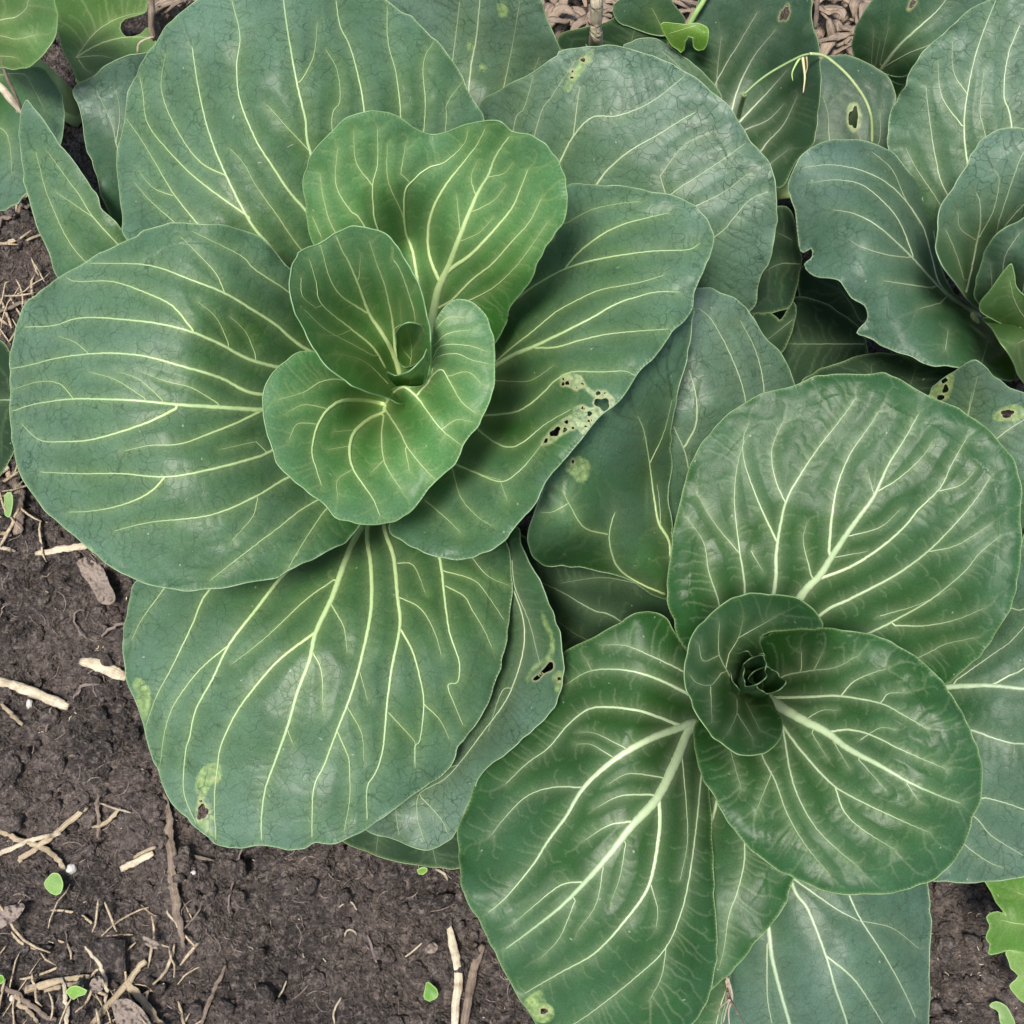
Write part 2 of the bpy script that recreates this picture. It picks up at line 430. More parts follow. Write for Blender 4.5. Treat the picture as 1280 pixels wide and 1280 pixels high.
def leaf(plant, outline, H, veins, sty='old', step=1.8, base=None, holes='', pale='', seed=1, bulge=1.0, wav=1.0,
         spacing=15, label=None, stalk=True, fine=1.0, name='leaf', rim=True, curl=1.0, sharp='', mat=None, drop=None, palec=(.33, .43, .17)):
    poly = catmull(parse(outline), True, 5.0)
    n = len(poly)
    # tiny irregular scalloping of the margin
    ar = np.arange(n)
    nr = np.roll(poly, -1, 0)-np.roll(poly, 1, 0); nr = np.stack([nr[:, 1], -nr[:, 0]], -1); nr /= np.linalg.norm(nr, axis=1)[:, None]+1e-9
    wob = (vn(ar*.43, ar*0.+seed, seed)-.5)*2.6+(vn(ar*.14, ar*0.+seed, seed+3)-.5)*4.0
    poly = poly+nr*wob[:, None]
    dense = catmull(poly, True, 0.9)
    Hp = [list(p) for p in parse(H)]
    for p in Hp: p[2] = rz(p[2]) if mat is None else p[2]
    if drop is None: drop = 34 if (stalk and Hp[0][2] > 72) else 0
    Hp[0][2] -= drop
    H0 = tps(Hp)
    x0, y0 = poly.min(0)-4*step; x1, y1 = poly.max(0)+4*step
    xs = np.arange(x0, x1, step); ys = np.arange(y0, y1, step)
    X, Y = np.meshgrid(xs, ys)
    I = inside_poly(xs, ys, poly)
    hl = []
    if holes:
        for t in parse(holes):
            if len(t) == 2: continue
            cx, cy, rx, ry = t[:4]; an = math.radians(t[4]) if len(t) > 4 else 0
            a = np.linspace(0, 2*math.pi, 28, endpoint=False)
            rr = 1+.16*np.sin(a*3+cx)+.10*np.sin(a*5+cy)
            p = np.stack([rx*np.cos(a)*rr, ry*np.sin(a)*rr], -1)
            c, s = math.cos(an), math.sin(an)
            hl.append(np.stack([cx+p[:, 0]*c-p[:, 1]*s, cy+p[:, 0]*s+p[:, 1]*c], -1))
    if sharp:
        for t in sharp.split('|'): hl.append(catmull(parse(t), True, 2.0))
    IL = I.copy()
    for p in hl: I &= ~inside_poly(xs, ys, p)
    # veins
    vp = []
    for s in veins.split('|'):
        s = s.split()
        if len(s) < 4: continue
        w0, w1 = float(s[0]), float(s[1])
        c = catmull(parse(' '.join(s[2:])), False, 3.0)
        # trim to the lamina
        ii = np.clip(((c[:, 0]-x0)/step).round().astype(int), 0, len(xs)-1); jj = np.clip(((c[:, 1]-y0)/step).round().astype(int), 0, len(ys)-1)
        ok = IL[jj, ii]
        if ok.sum() < 3: continue
        f = np.argmax(ok); l = len(ok)-np.argmax(ok[::-1])
        c = c[f:l]
        if len(c) < 3: continue
        if vp:                                   # join the lateral to the rib it springs from
            ex = np.vstack([q for q, _ in vp]); dd = np.hypot(ex[:, 0]-c[0, 0], ex[:, 1]-c[0, 1])
            hb = np.array(parse(H)[0][:2] if base is None else base)
            closer = np.hypot(*(ex-hb).T) < np.hypot(*(c[0]-hb))-.35*dd
            dd = np.where(closer, dd, 1e9); q = dd.argmin()
            di = c[min(4, len(c)-1)]-c[0]; jn = c[0]-ex[q]
            co = (di*jn).sum()/(np.hypot(*di)*np.hypot(*jn)+1e-9)
            if 2.5 < dd[q] < 30 and (co > .45 or dd[q] < 6):
                c = np.vstack([ex[q]+(c[0]-ex[q])*np.linspace(0, 1, max(2, int(dd[q]/3)), endpoint=False)[:, None], c])
        c[1:-1] += (rng.random((len(c)-2, 2))-.5)*.5
        w = np.linspace(0, 1, len(c)); w = w0*(1-w)**1.25+w1*w**.8*.85
        vp.append((c, w))
    D1 = np.full(X.shape, 99.0)
    R = int(40/step)
    for c, w in vp:
        for (px, py), ww in zip(c, w):
            i = int((px-x0)/step); j = int((py-y0)/step)
            a0, a1, b0, b1 = max(0, j-R), j+R, max(0, i-R), i+R
            sub = D1[a0:a1, b0:b1]
            np.minimum(sub, np.hypot(X[a0:a1, b0:b1]-px, Y[a0:a1, b0:b1]-py)-ww*.5, out=sub)
    D1 = np.maximum(D1, 0)
    D2 = np.full(X.shape, 99.0); FM = np.zeros(X.shape)
    if vp and fine > 0:
        prim = np.vstack([c for c, w in vp])[::1]
        segs = space_colonise(parse(H)[0][:2] if base is None else base, prim, spacing, seed, xs, ys, IL)
        R2 = int(9/step)+1
        for p, q, cn in segs:
            wd = min(1.5, .10*math.sqrt(cn))
            for t in (0, .5):
                px, py = p+(q-p)*t
                i = int((px-x0)/step); j = int((py-y0)/step)
                a0, a1, b0, b1 = max(0, j-R2), j+R2, max(0, i-R2), i+R2
                sub = D2[a0:a1, b0:b1]
                if sub.size == 0: continue
                hy = np.hypot(X[a0:a1, b0:b1]-px, Y[a0:a1, b0:b1]-py)-wd
                np.minimum(sub, hy, out=sub)
                sf = FM[a0:a1, b0:b1]; np.maximum(sf, np.exp(-(np.maximum(hy, 0)/1.05)**2)*min(1, .34+.08*math.sqrt(cn)), out=sf)
    # distance to the rim
    DE = np.full(X.shape, 60.0)
    Re = int(26/step)
    for px, py in poly:
        i = int((px-x0)/step); j = int((py-y0)/step)
        a0, a1, b0, b1 = max(0, j-Re), j+Re, max(0, i-Re), i+Re
        sub = DE[a0:a1, b0:b1]
        np.minimum(sub, np.hypot(X[a0:a1, b0:b1]-px, Y[a0:a1, b0:b1]-py), out=sub)
    HG = H0(X, Y)
    sz_ = math.sqrt(max(1, IL.sum()))*step           # leaf size in px
    k = min(1.0, sz_/260)
    HG = HG+wav*k*.0026*fbm(X/95+seed, Y/95, seed, 2)+wav*k*.0006*fbm(X/40+seed, Y/34, seed+2, 2)
    HG = HG+bulge*k*.0008*(1-np.exp(-(D1/13.0)**1.6))
    HG = HG+bulge*fine*.00013*(1-np.exp(-(np.maximum(D2, 0)/3.4)**2))
    edge = np.exp(-DE/10.0)
    if mat is not None: HG = HG+.0035*np.abs(fbm(X/9+seed, Y/9, seed+40, 3))+.002*fbm(X/4, Y/4, seed+41, 2)
    HG = HG-curl*.0018*k*edge+wav*k*(.0024*edge*fbm(X/26, Y/26, seed+9, 2)+.0045*np.exp(-DE/22.0)*fbm(X/62, Y/62, seed+19, 2))
    LE = dict(x0=x0, y0=y0, s=step, H=HG)
    def hs(px, py):
        fx = np.clip((np.asarray(px)-x0)/step, 0, len(xs)-1.001); fy = np.clip((np.asarray(py)-y0)/step, 0, len(ys)-1.001)
        i = fx.astype(int); j = fy.astype(int); u = fx-i; v = fy-j
        return (HG[j, i]*(1-u)+HG[j, i+1]*u)*(1-v)+(HG[j+1, i]*(1-u)+HG[j+1, i+1]*u)*v
    # cells
    cell = I[:-1, :-1] | I[1:, :-1] | I[:-1, 1:] | I[1:, 1:]
    used = np.zeros_like(I); used[:-1, :-1] |= cell; used[1:, :-1] |= cell; used[:-1, 1:] |= cell; used[1:, 1:] |= cell
    idx = -np.ones(I.shape, np.int64); idx[used] = np.arange(used.sum())
    vx = X[used].copy(); vy = Y[used].copy(); ins = I[used]
    bd = [dense]+[catmull(p, True, .6) for p in hl]; bdp = np.vstack(bd)
    out = np.where(~ins)[0]
    for a in range(0, len(out), 400):
        o = out[a:a+400]
        d = (vx[o][:, None]-bdp[None, :, 0])**2+(vy[o][:, None]-bdp[None, :, 1])**2
        q = d.argmin(1); vx[o] = bdp[q, 0]; vy[o] = bdp[q, 1]
    jj, ii = np.where(cell)
    F = np.stack([idx[jj, ii], idx[jj+1, ii], idx[jj+1, ii+1], idx[jj, ii+1]], -1)
    V = unproj(vx, vy, hs(vx, vy))
    # pigment, with curvature and groove shading painted in
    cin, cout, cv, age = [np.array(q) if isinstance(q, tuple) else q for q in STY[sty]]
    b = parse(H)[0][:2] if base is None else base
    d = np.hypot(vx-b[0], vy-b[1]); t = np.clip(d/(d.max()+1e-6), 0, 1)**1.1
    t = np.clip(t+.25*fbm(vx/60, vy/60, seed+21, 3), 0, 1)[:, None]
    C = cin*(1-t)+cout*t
    d1 = D1[used]; d2 = D2[used]
    C = C*(1+.18*fbm(vx/22, vy/22, seed+31, 3))[:, None]
    halo = (.34*np.exp(-d1/5.5)+.12*np.exp(-d1/16))[:, None]*(1-.4*t)
    C = C*(1-halo)+cv*.62*halo
    fm = FM[used]*fine
    near = np.clip(1.15-1.25*t[:, 0]*age, .0, 1)       # fine veins pale near the heart; groove shade painted dark on the old rim
    C = C*(1-(.62*fm*near)[:, None])+cv*.55*(.62*fm*near)[:, None]
    C = C*(1-(.68*fm*(1-near)*min(1, age))[:, None])
    de = DE[used]
    er = np.exp(-(de/2.0)**2)[:, None]*.35*(1 if rim else 0)
    C = C*(1-er)+np.array([.33, .42, .17])*er
    if pale:
        for s in pale.split('|'):
            pp = catmull(parse(s), True, 2.5)
            # soft field: inside test + small noise
            Ip = inside_poly(xs, ys, pp).astype(float)
            Ip = (Ip+np.roll(Ip, 1, 0)+np.roll(Ip, -1, 0)+np.roll(Ip, 1, 1)+np.roll(Ip, -1, 1))/5
            m = np.clip(Ip[used]*1.25-.1, 0, 1)*np.clip(.25+1.1*vn(vx/4.5, vy/4.5, 5), 0, 1)*.85; m = m[:, None]
            pc = np.array(palec)*(.6+.55*vn(vx/3.5, vy/3.5, 77))[:, None]
            C = C*(1-m)+pc*m
    if hl:
        hp = np.vstack([catmull(p, True, 1.5) for p in hl])
        bb = (vx > hp[:, 0].min()-6) & (vx < hp[:, 0].max()+6) & (vy > hp[:, 1].min()-6) & (vy < hp[:, 1].max()+6)
        q = np.where(bb)[0]
        for a in range(0, len(q), 2000):
            o = q[a:a+2000]
            dd = np.sqrt(((vx[o][:, None]-hp[None, :, 0])**2+(vy[o][:, None]-hp[None, :, 1])**2).min(1))
            m = np.exp(-(dd/2.0)**2)[:, None]*.85
            C[o] = C[o]*(1-m)+np.array([.38, .38, .20])*m
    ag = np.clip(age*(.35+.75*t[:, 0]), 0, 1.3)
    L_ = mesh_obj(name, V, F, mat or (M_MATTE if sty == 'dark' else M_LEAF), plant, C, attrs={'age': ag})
    if label: L_['label'] = label
    # raised veins
    first = True
    for vi, (c, w) in enumerate(vp):
        if w.max() < 1.3: continue
        hgt = hs(c[:, 0], c[:, 1]); P = unproj(c[:, 0], c[:, 1], hgt)
        e = 1.5
        Px = unproj(c[:, 0]+e, c[:, 1], hs(c[:, 0]+e, c[:, 1]))-unproj(c[:, 0]-e, c[:, 1], hs(c[:, 0]-e, c[:, 1]))
        Py = unproj(c[:, 0], c[:, 1]-e, hs(c[:, 0], c[:, 1]-e))-unproj(c[:, 0], c[:, 1]+e, hs(c[:, 0], c[:, 1]+e))
        Nm = np.cross(Px, Py); Nm /= np.linalg.norm(Nm, axis=1)[:, None]
        T = np.gradient(P, axis=0); T /= np.linalg.norm(T, axis=1)[:, None]
        B = np.cross(T, Nm); B /= np.linalg.norm(B, axis=1)[:, None]
        sc = (CAM[2]-hgt)/.66*.00046
        tt = np.linspace(0, 1, len(c))
        rad = w*sc*(.36+.09*min(1, w.max()/8))*(1+.10*(rng.random(len(c))-.5))
        rad[-1] *= .2; rad[0] *= .6
        a = np.linspace(0, math.pi, 7)
        hh = np.minimum(rad*.50+.00008, .0012)
        VV = P[:, None]+np.cos(a)[None, :, None]*B[:, None]*rad[:, None, None]+(np.sin(a)[None, :, None]*hh[:, None, None]+.00003)*Nm[:, None]
        m, ns = len(c), 7
        i = np.arange(m-1)[:, None]*ns; j = np.arange(ns-1)[None]
        FF = np.stack([i+j, i+j+1, i+ns+j+1, i+ns+j], -1).reshape(-1, 4)
        big = min(1.0, w.max()/6)
        vc = cv*(.52+.46*big)
        endc = cout*.95+cv*.32
        cc = vc[None]*(1-tt[:, None]**1.1*.95)+endc[None]*tt[:, None]**1.1*.95
        cc = np.repeat(cc, ns, 0).reshape(m, ns, 3)
        side = (np.abs(np.cos(a))**3)[None, :, None]
        cc = cc*(1-.45*side)+(cin*.5+cv*.22)[None, None]*.45*side
        mesh_obj('midrib' if first else 'side_vein', VV.reshape(-1, 3), FF, M_VEIN, L_, cc.reshape(-1, 3))
        first = False
    if rim:
        pr = np.vstack([poly, poly[:1]])
        hgt = hs(pr[:, 0], pr[:, 1]); P = unproj(pr[:, 0], pr[:, 1], hgt)
        VV, FF = tube_arrays(P, .00030, 6, cap=False)
        mesh_obj('leaf_margin', VV, FF, M_VEIN, L_, np.tile(np.array([.24, .33, .13])*.35+cout*.75, (len(VV), 1)))
    if stalk and plant is not None:
        bx, by = b
        top = unproj(bx, by, hs(bx, by)); root = np.array(plant['_w'])
        mid = np.array([.0, 0, 0])
        dv = top-root; dv[2] = 0; l = np.linalg.norm(dv)+1e-6
        foot = root+dv/l*min(.016, l*.5); foot[2] = gz(foot[0], foot[1])+.002
        c1 = foot+(top-foot)*np.array([.35, .35, .62]); 
        pts = catmull([foot, c1, top+np.array([0, 0, -.009])], False, .006)
        tt = np.linspace(0, 1, len(pts))
        rr = .0075*(1-tt)**.8+.0022
        VV, FF = tube_arrays(pts, rr, 10, flat=.62, jitter=.03, seed=seed)
        g = np.repeat(np.array([[.40, .50, .22]]), len(VV), 0)
        mesh_obj('leaf_stalk', VV, FF, M_VEIN, L_, g)
    return L_

def rolled_leaf(plant, cx, cy, z0, z1, rx, ry, ang, turns, start, sty='heart', flare=1.25, seed=1, shrink=.30, label=None):
    """young leaf still rolled up: a spiral sheet flaring towards its rim"""
    nth = int(40*turns); nz = 14
    th = np.linspace(0, 2*math.pi*turns, nth); zz = np.linspace(0, 1, nz)
    z0, z1 = rz(z0), rz(z1)
    C0 = unproj(cx, cy, z1/1000); sc = (CAM[2]-z1/1000)/.66*.00046
    an = math.radians(ang); root = np.array(plant['_w'])
    V = []; C = []
    cin, cout, cv, age = STY[sty]
    for k, z in enumerate(zz):
        for t in th:
            u = t/(2*math.pi)
            r = (1-shrink*u)*(.86+.20*math.sin(z*2.4)+(flare-1.0)*z-.0)
            a = t+math.radians(start)
            x = rx*r*math.cos(a); y = ry*r*math.sin(a)
            x, y = x*math.cos(an)-y*math.sin(an), x*math.sin(an)+y*math.cos(an)
            rimz = (z1-z0)*(.14*math.sin(a*1.0+.8)+.08*math.sin(3*a)+.04*math.sin(7*a))*z
            X = C0[0]*(.35*z+.65)+root[0]*(.35-.35*z); Y = C0[1]*(.35*z+.65)+root[1]*(.35-.35*z)
            V.append((X+x*sc, Y-y*sc, (z0+(z1-z0)*z+rimz)/1000))
            ft = (math.sin(t*4.3+k*.2)*.5+.5)**6*.5
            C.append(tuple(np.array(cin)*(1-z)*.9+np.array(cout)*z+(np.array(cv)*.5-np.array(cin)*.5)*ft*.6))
    V = np.array(V); C = np.array(C)
    i = np.arange(nz-1)[:, None]*nth; j = np.arange(nth-1)[None]
    F = np.stack([i+j, i+j+1, i+nth+j+1, i+nth+j], -1).reshape(-1, 4)
    o = mesh_obj('rolled_leaf', V, F, M_LEAF, plant, C, attrs={'age': np.full(len(V), age)})
    if label: o['label'] = label
    rimP = V[(nz-1)*nth:]
    VV, FF = tube_arrays(rimP, .00030, 6)
    mesh_obj('leaf_margin', VV, FF, M_VEIN, o, np.tile(np.array(cv)*np.array([.12, .17, .12]), (len(VV), 1)))
    return o
def plant(px, py, h, label, group='pak choi plants growing in the bed'):
    p = unproj(px, py, h/1000); z = float(gz(p[0], p[1]))
    return empty('pak_choi_plant', (float(p[0]), float(p[1]), z), label, 'vegetable plant', group)
# ================================================================== plant A: the large pale-green rosette, upper left
A = plant(512, 445, 110, 'large pak choi with a bright green heart, left of the two biggest rosettes')
leaf(A, '159,299 151,270 147,235 148,200 152,162 162,112 172,88 187,62 212,30 250,0 290,-22 350,-42 420,-38 482,0 515,22 542,50 562,72 580,100 597,132 604,150 600,200 580,290 550,370 520,420 480,440 420,430 340,400 260,360 200,330',
 '500,430,95 400,330,125 250,200,152 200,60,165 160,290,150 450,0,162 590,130,152 350,100,172 160,200,140',
 '8 3 490,400 430,300 388,190 382,150 372,107 365,70 357,20 353,-20|8 2.5 500,430 430,385 362,337 335,305 313,278 283,220 262,168 249,115 240,58|7 2 480,400 425,325 385,267 362,240 340,207 320,175 300,125 296,82 300,45 290,0|6 2.5 470,380 462,250 455,137 447,92 437,57 425,32 420,0|4.5 1.5 480,380 505,250 501,145 495,92 485,52 484,8|4 1.2 500,350 530,160 529,82 542,52|3 1 540,330 557,160 559,130 580,100|3 1 440,300 415,160 425,125 421,87 407,62|2.5 1 372,103 377,100 392,70 397,27|4 1.2 312,272 250,227 212,190 185,155 179,120 175,95|3 1 283,220 250,202 220,160 202,112 207,67|4 1 300,340 245,277 217,242 195,205 175,172 157,147|3 1 270,330 220,280 187,250 167,227|2 .8 217,245 192,235 172,212|2.5 1 388,190 357,157 335,132|3 1 400,330 375,310 347,270 320,232 305,205 287,185',
 'old', seed=3, step=1.6, label='broad top leaf reaching out of the picture')
leaf(A, '699,66 720,60 750,57 780,59 810,70 835,80 865,97 890,117 912,137 927,160 935,177 947,190 960,207 970,240 972,281 965,311 950,352 940,386 900,400 840,370 760,400 680,420 620,430 600,330 590,220 595,150 605,125 625,113 650,100 672,85',
 '620,420,80 700,300,108 780,180,140 740,65,150 870,110,150 968,240,140 945,370,112 610,130,122 660,100,138 860,320,122',
 '6 2 650,400 700,300 747,229 765,207 790,187 820,170 852,150 870,140|6 1.5 620,400 660,280 700,202 717,170 740,147 770,145 800,135 825,120 855,96|4 1.5 640,420 740,320 840,242 865,225 900,202 932,179|3.5 1.5 660,420 800,360 895,295 915,275 937,250 960,240|3 1 625,300 642,160 655,135 667,95|2.5 1 717,167 720,142 725,107|2.5 1 640,300 672,155 690,120 720,75|1.8 1 825,220 855,182 890,165|2 1 865,260 905,240 935,217',
 'oldg', seed=5, step=1.6, pale='742,62 731,68 723,80 715,92 708,104 704,113 712,114 717,104 724,95 733,83 739,74', holes='729,75,3.6,2.6,20 716,89,2.2,2 715,97,2.4,1.8', label='grey-green leaf with small bite marks at its top edge')
leaf(A, '480,-25 520,-40 600,-50 660,-40 672,-10 675,0 685,27 695,52 700,68 690,120 660,200 620,280 560,320 530,240 510,120 490,30',
 '590,300,80 585,150,108 600,0,138 690,50,135 510,20,115 650,110,112',
 '5 3 590,250 585,150 588,90 595,50 600,0 602,-30|3 1.5 575,230 560,120 567,67 575,0|3 1.2 600,240 625,130 640,60 650,0|2.5 1 610,220 650,130 675,70|2.5 1 580,250 545,130 530,60',
 'oldg', seed=7, step=2.2, pale='584,54 590,52 592,60 587,63|600,82 607,81 606,89 601,89|622,5 632,4 634,18 626,22')
leaf(A, '92,114 112,97 130,82 150,75 175,67 215,70 230,150 200,290 157,296 142,275 130,252 122,225 112,197 105,170 97,135',
 '200,320,85 150,290,95 92,114,120 175,70,128 140,180,110',
 '3 1 200,330 170,260 147,187 140,155 120,112|2 1 145,180 150,142 145,112|2 1 180,260 165,170 168,110', 'blue', seed=9, step=2.0)
leaf(A, '32,126 45,140 62,165 77,185 97,212 120,242 125,260 140,275 157,296 200,330 240,400 180,420 110,370 72,347 60,312 47,282 35,250 29,212 26,175',
 '240,390,85 157,296,112 32,126,132 120,242,120 30,220,114 70,345,100',
 '4 1 240,390 170,330 147,305 117,272 100,245 85,225 60,190|2 1 180,380 100,320 62,250 45,190|1.6 1 117,272 70,240', 'old', seed=11, label='narrow pointed leaf at the far left')
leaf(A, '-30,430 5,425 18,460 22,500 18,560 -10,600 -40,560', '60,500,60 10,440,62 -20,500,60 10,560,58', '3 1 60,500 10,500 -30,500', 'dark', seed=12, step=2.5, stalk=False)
# lower leaves
leaf(A, '410,1035 427,1052 450,1062 475,1072 510,1082 545,1086 572,1085 600,1070 590,1000 520,950 450,980',
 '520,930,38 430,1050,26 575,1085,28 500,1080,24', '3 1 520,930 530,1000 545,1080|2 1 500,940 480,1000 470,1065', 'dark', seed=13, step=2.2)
leaf(A, '647,660 650,680 660,702 675,730 687,755 699,785 704,815 705,840 700,865 685,892 662,917 640,937 610,960 595,980 582,1010 572,1037 560,1052 540,1062 520,1060 490,1049 460,1039 450,1020 490,960 540,880 580,800 610,730 620,680',
 '620,640,80 645,665,95 675,735,103 703,820,106 690,880,99 600,970,84 540,1060,60 460,1040,62 640,850,76 620,760,60 560,950,66 640,937,96 610,960,90',
 '4 1 620,690 655,780 640,860 600,920 560,970 525,992 522,1022 530,1050|2 1 527,997 550,1022 560,1042|2 1 560,960 500,1000 495,1015 499,1045|2.5 1 640,700 644,734 662,779 675,830|2 1 640,860 627,865 610,915',
 'oldg', seed=15, label='folded lower leaf torn near its edge', sharp='666,849 678,838 689,826 691,836 680,842 672,850|697,846 700,844 701,851 698,853',
 pale='676,763 686,780 692,798 691,820 680,829 668,838 660,852 657,849 666,834 682,822 687,812 687,797 680,782|690,845 703,838 703,858 696,866 692,854')
leaf(A, '170,725 162,745 159,765 156,790 155,815 157,835 159,852 163,859 168,868 172,882 180,912 190,952 195,960 207,990 225,1012 245,1032 270,1052 295,1061 327,1055 357,1061 375,1060 395,1054 420,1054 440,1046 460,1037 485,1020 515,997 540,977 560,960 577,930 602,895 617,855 627,820 635,780 639,740 637,702 630,677 600,640 540,600 480,580 430,600 380,650 300,690 220,700',
 '480,600,80 450,680,95 390,800,112 330,1050,95 200,980,90 157,800,93 240,740,100 560,960,90 637,740,86 450,950,105 580,850,98 600,650,85 300,880,108',
 '12 2.5 490,600 450,662 432,700 415,747 395,790 387,825 372,865 360,907 342,957 332,985 327,1022 327,1050|8 2 470,600 459,662 464,710 464,760 455,810 440,865 420,917 405,957 392,987 390,1047|8 2 480,600 480,657 492,695 497,745 500,782 490,835 484,880 479,935 470,965 459,985 459,1025|4 1.8 500,785 515,812 525,847 530,880 525,925 519,932 518,955|6 1.5 530,620 550,700 555,740 562,790 574,827 572,852 560,857 570,885 579,907|2.5 1 532,882 550,900 562,925|2.5 1 556,732 580,745 590,762 605,787 615,810|2.5 1 556,714 592,725 610,745 630,775|2 1 590,697 610,720 637,732|2.5 1 500,747 525,760 542,787 552,820|2.5 1 495,704 517,707 532,742|3 1 417,760 430,785 434,815|3 1 392,817 402,840 404,890|3 1 417,725 382,750 345,785 320,807 290,830|5 1.5 392,792 352,822 320,857 295,892 277,930 272,957 268,1000 270,1050|7 1.2 410,670 357,716 320,762 287,805 265,850 245,887 237,922 232,940 230,990 245,1030|3 1 285,807 250,837 220,877 207,910 200,957|5 1 320,690 262,737 240,782 217,830 195,872 182,910|3 1 230,700 202,740 177,775 165,800|2 1 435,885 452,917 455,952|2.5 1 422,915 435,945 437,960 437,1000 430,1040|2 1 485,890 510,917 519,930 519,960|2 1 359,910 367,932|1.6 1 450,840 460,877',
 'old', seed=17, label='broad lowest leaf lying over the bare soil', pale='250,962 262,953 275,957 276,975 265,982 259,990 255,1003 262,1006 268,1022 262,1034 272,1048 258,1040 246,1028 244,1012 248,1000 244,984|166,852 178,849 187,862 188,880 181,900 174,884', holes='253,1015,6.5,9.5,10 268,973,2.4,1.6 251,1001,2,3', step=1.45)
leaf(A, '130,315 160,300 185,287 215,280 250,279 280,281 310,290 335,303 362,335 420,400 470,470 480,520 470,600 455,650 450,657 430,677 402,695 370,710 340,722 300,732 265,736 220,736 190,731 165,722 140,707 115,690 92,670 75,657 57,640 45,620 30,597 20,570 14,532 12,495 12,460 17,427 30,385 47,365 62,355 82,342 100,331',
 '470,510,118 330,510,142 200,500,160 60,490,152 13,480,140 250,285,168 100,350,157 160,720,142 340,720,142 450,655,128 355,335,150 250,600,156 230,410,165',
 '11 2 470,512 400,515 320,512 275,509 225,506 175,501 125,499 87,499 45,505 15,514|5 1.2 330,512 300,527 262,542 225,555 187,557 155,564|5 1.5 220,511 187,527 150,540 112,550 82,552 50,550 27,530|8 1.8 470,500 400,495 320,492 275,472 225,457 185,446 150,442 117,442 75,447 35,457 13,461|8 1.8 470,490 400,470 320,452 275,430 237,414 195,404 150,399 117,397 92,399 67,407 30,409|8 1.5 470,480 384,437 345,406 312,385 280,366 237,349 200,335 170,330 112,329|4 1.5 240,411 215,382 180,365 140,352 97,352 82,347|7 1.5 470,530 360,555 337,565 320,572 262,587 207,596 150,592 100,592 50,590|4 1.2 206,597 185,617 150,632 112,639 85,640|6 1.2 470,560 400,580 356,599 319,621 262,644 187,653 142,664|4 1.2 460,600 390,629 345,662 300,696 262,726|3 1 420,630 405,640 375,685 360,711|4 1 400,400 362,366 319,337 300,319 240,289|2.5 1 281,366 270,342 250,320 225,295|2 1 319,442 307,415 287,395|2 1 285,427 270,397 247,377|2.5 1 272,504 240,485 205,476 175,464|2 1 202,499 175,475 150,465|2 1 180,497 145,475 112,465|1.8 1 109,440 92,427 72,420|2 1 90,496 75,480 50,477 15,487|2 1 322,625 315,647 289,677|2 1 320,552 275,562',
 'old', seed=19, label='broad round leaf spreading to the left edge', pale='108,684 113,683 118,690 128,700 122,699 112,693', step=1.45)
leaf(A, '690,300 700,250 712,231 745,231 780,234 815,239 845,246 870,260 885,277 892,297 887,320 882,327 875,347 867,365 865,382 859,397 840,415 825,440 802,462 787,485 770,505 745,525 727,545 705,577 690,592 677,612 662,635 640,662 621,681 587,698 565,700 535,692 505,674 488,659 500,600 560,540 600,440 640,340',
 '600,480,110 650,440,135 720,380,155 850,260,165 885,330,168 860,395,168 780,490,172 700,580,165 640,660,158 570,698,155 495,660,148 620,560,145 720,240,150 660,350,122 740,500,168',
 '10 1.5 560,500 600,470 640,445 670,432 705,415 740,397 770,380 800,370 822,365 850,365|4 1.5 670,435 695,434 727,425 765,417 837,411|5 1.2 590,480 637,437 665,415 695,390 722,375 752,362 795,354 830,344|7 1.5 590,460 625,395 655,367 677,352 705,337 735,327 770,320 815,314 860,312 875,304|5 1.2 707,335 722,317 747,297 775,282 810,272 837,266|3 1 640,380 690,292 712,277 740,262 772,255 800,252|3 1 610,475 640,477 665,475 692,457|5 1.5 602,520 640,516 660,507 680,490 695,475 715,465 752,465 780,464 795,470|4 1.5 590,530 614,550 636,559 655,552 682,530 715,511|4 1 569,580 595,591 627,602 651,587 670,565 681,550|2.5 1 565,584 576,621 595,644 614,657|2.5 1 531,625 557,647 576,666|1.6 1 625,600 634,625',
 'old', seed=23, label='right-hand leaf riddled with pale-rimmed insect holes', step=1.3, palec=(.46, .54, .30),
 pale='700,470 712,467 725,469 730,476 736,484 746,492 741,496 730,487 717,487 708,483 701,480|745,492 756,488 764,495 770,502 764,512 753,517 758,526 746,541 728,543 722,536 712,539 700,546 690,554 680,556 683,545 692,532 705,523 716,516 718,509 728,506 740,510 744,504',
 holes='753,505,10,7,25 694,540,8,4.2,-40 682,551,5,2.2,-55 704,474,1.8,1.8 704,480,2.2,2.4 709,479,2.8,2.8 728,480,1.4,3.6,-30 720,485.5,2.5,1.6 748,491.5,3.8,2.4,-20 756,491,1.8,1.6 761,496,1.7,1.7 729,510,2.8,2 737,517,3.2,3.2 737,526,3,1.8,-20 732,533,1.8,1.8 708,527.5,2.5,2.5 706,537.5,2.2,4,30 716,535,2.2,1.7')
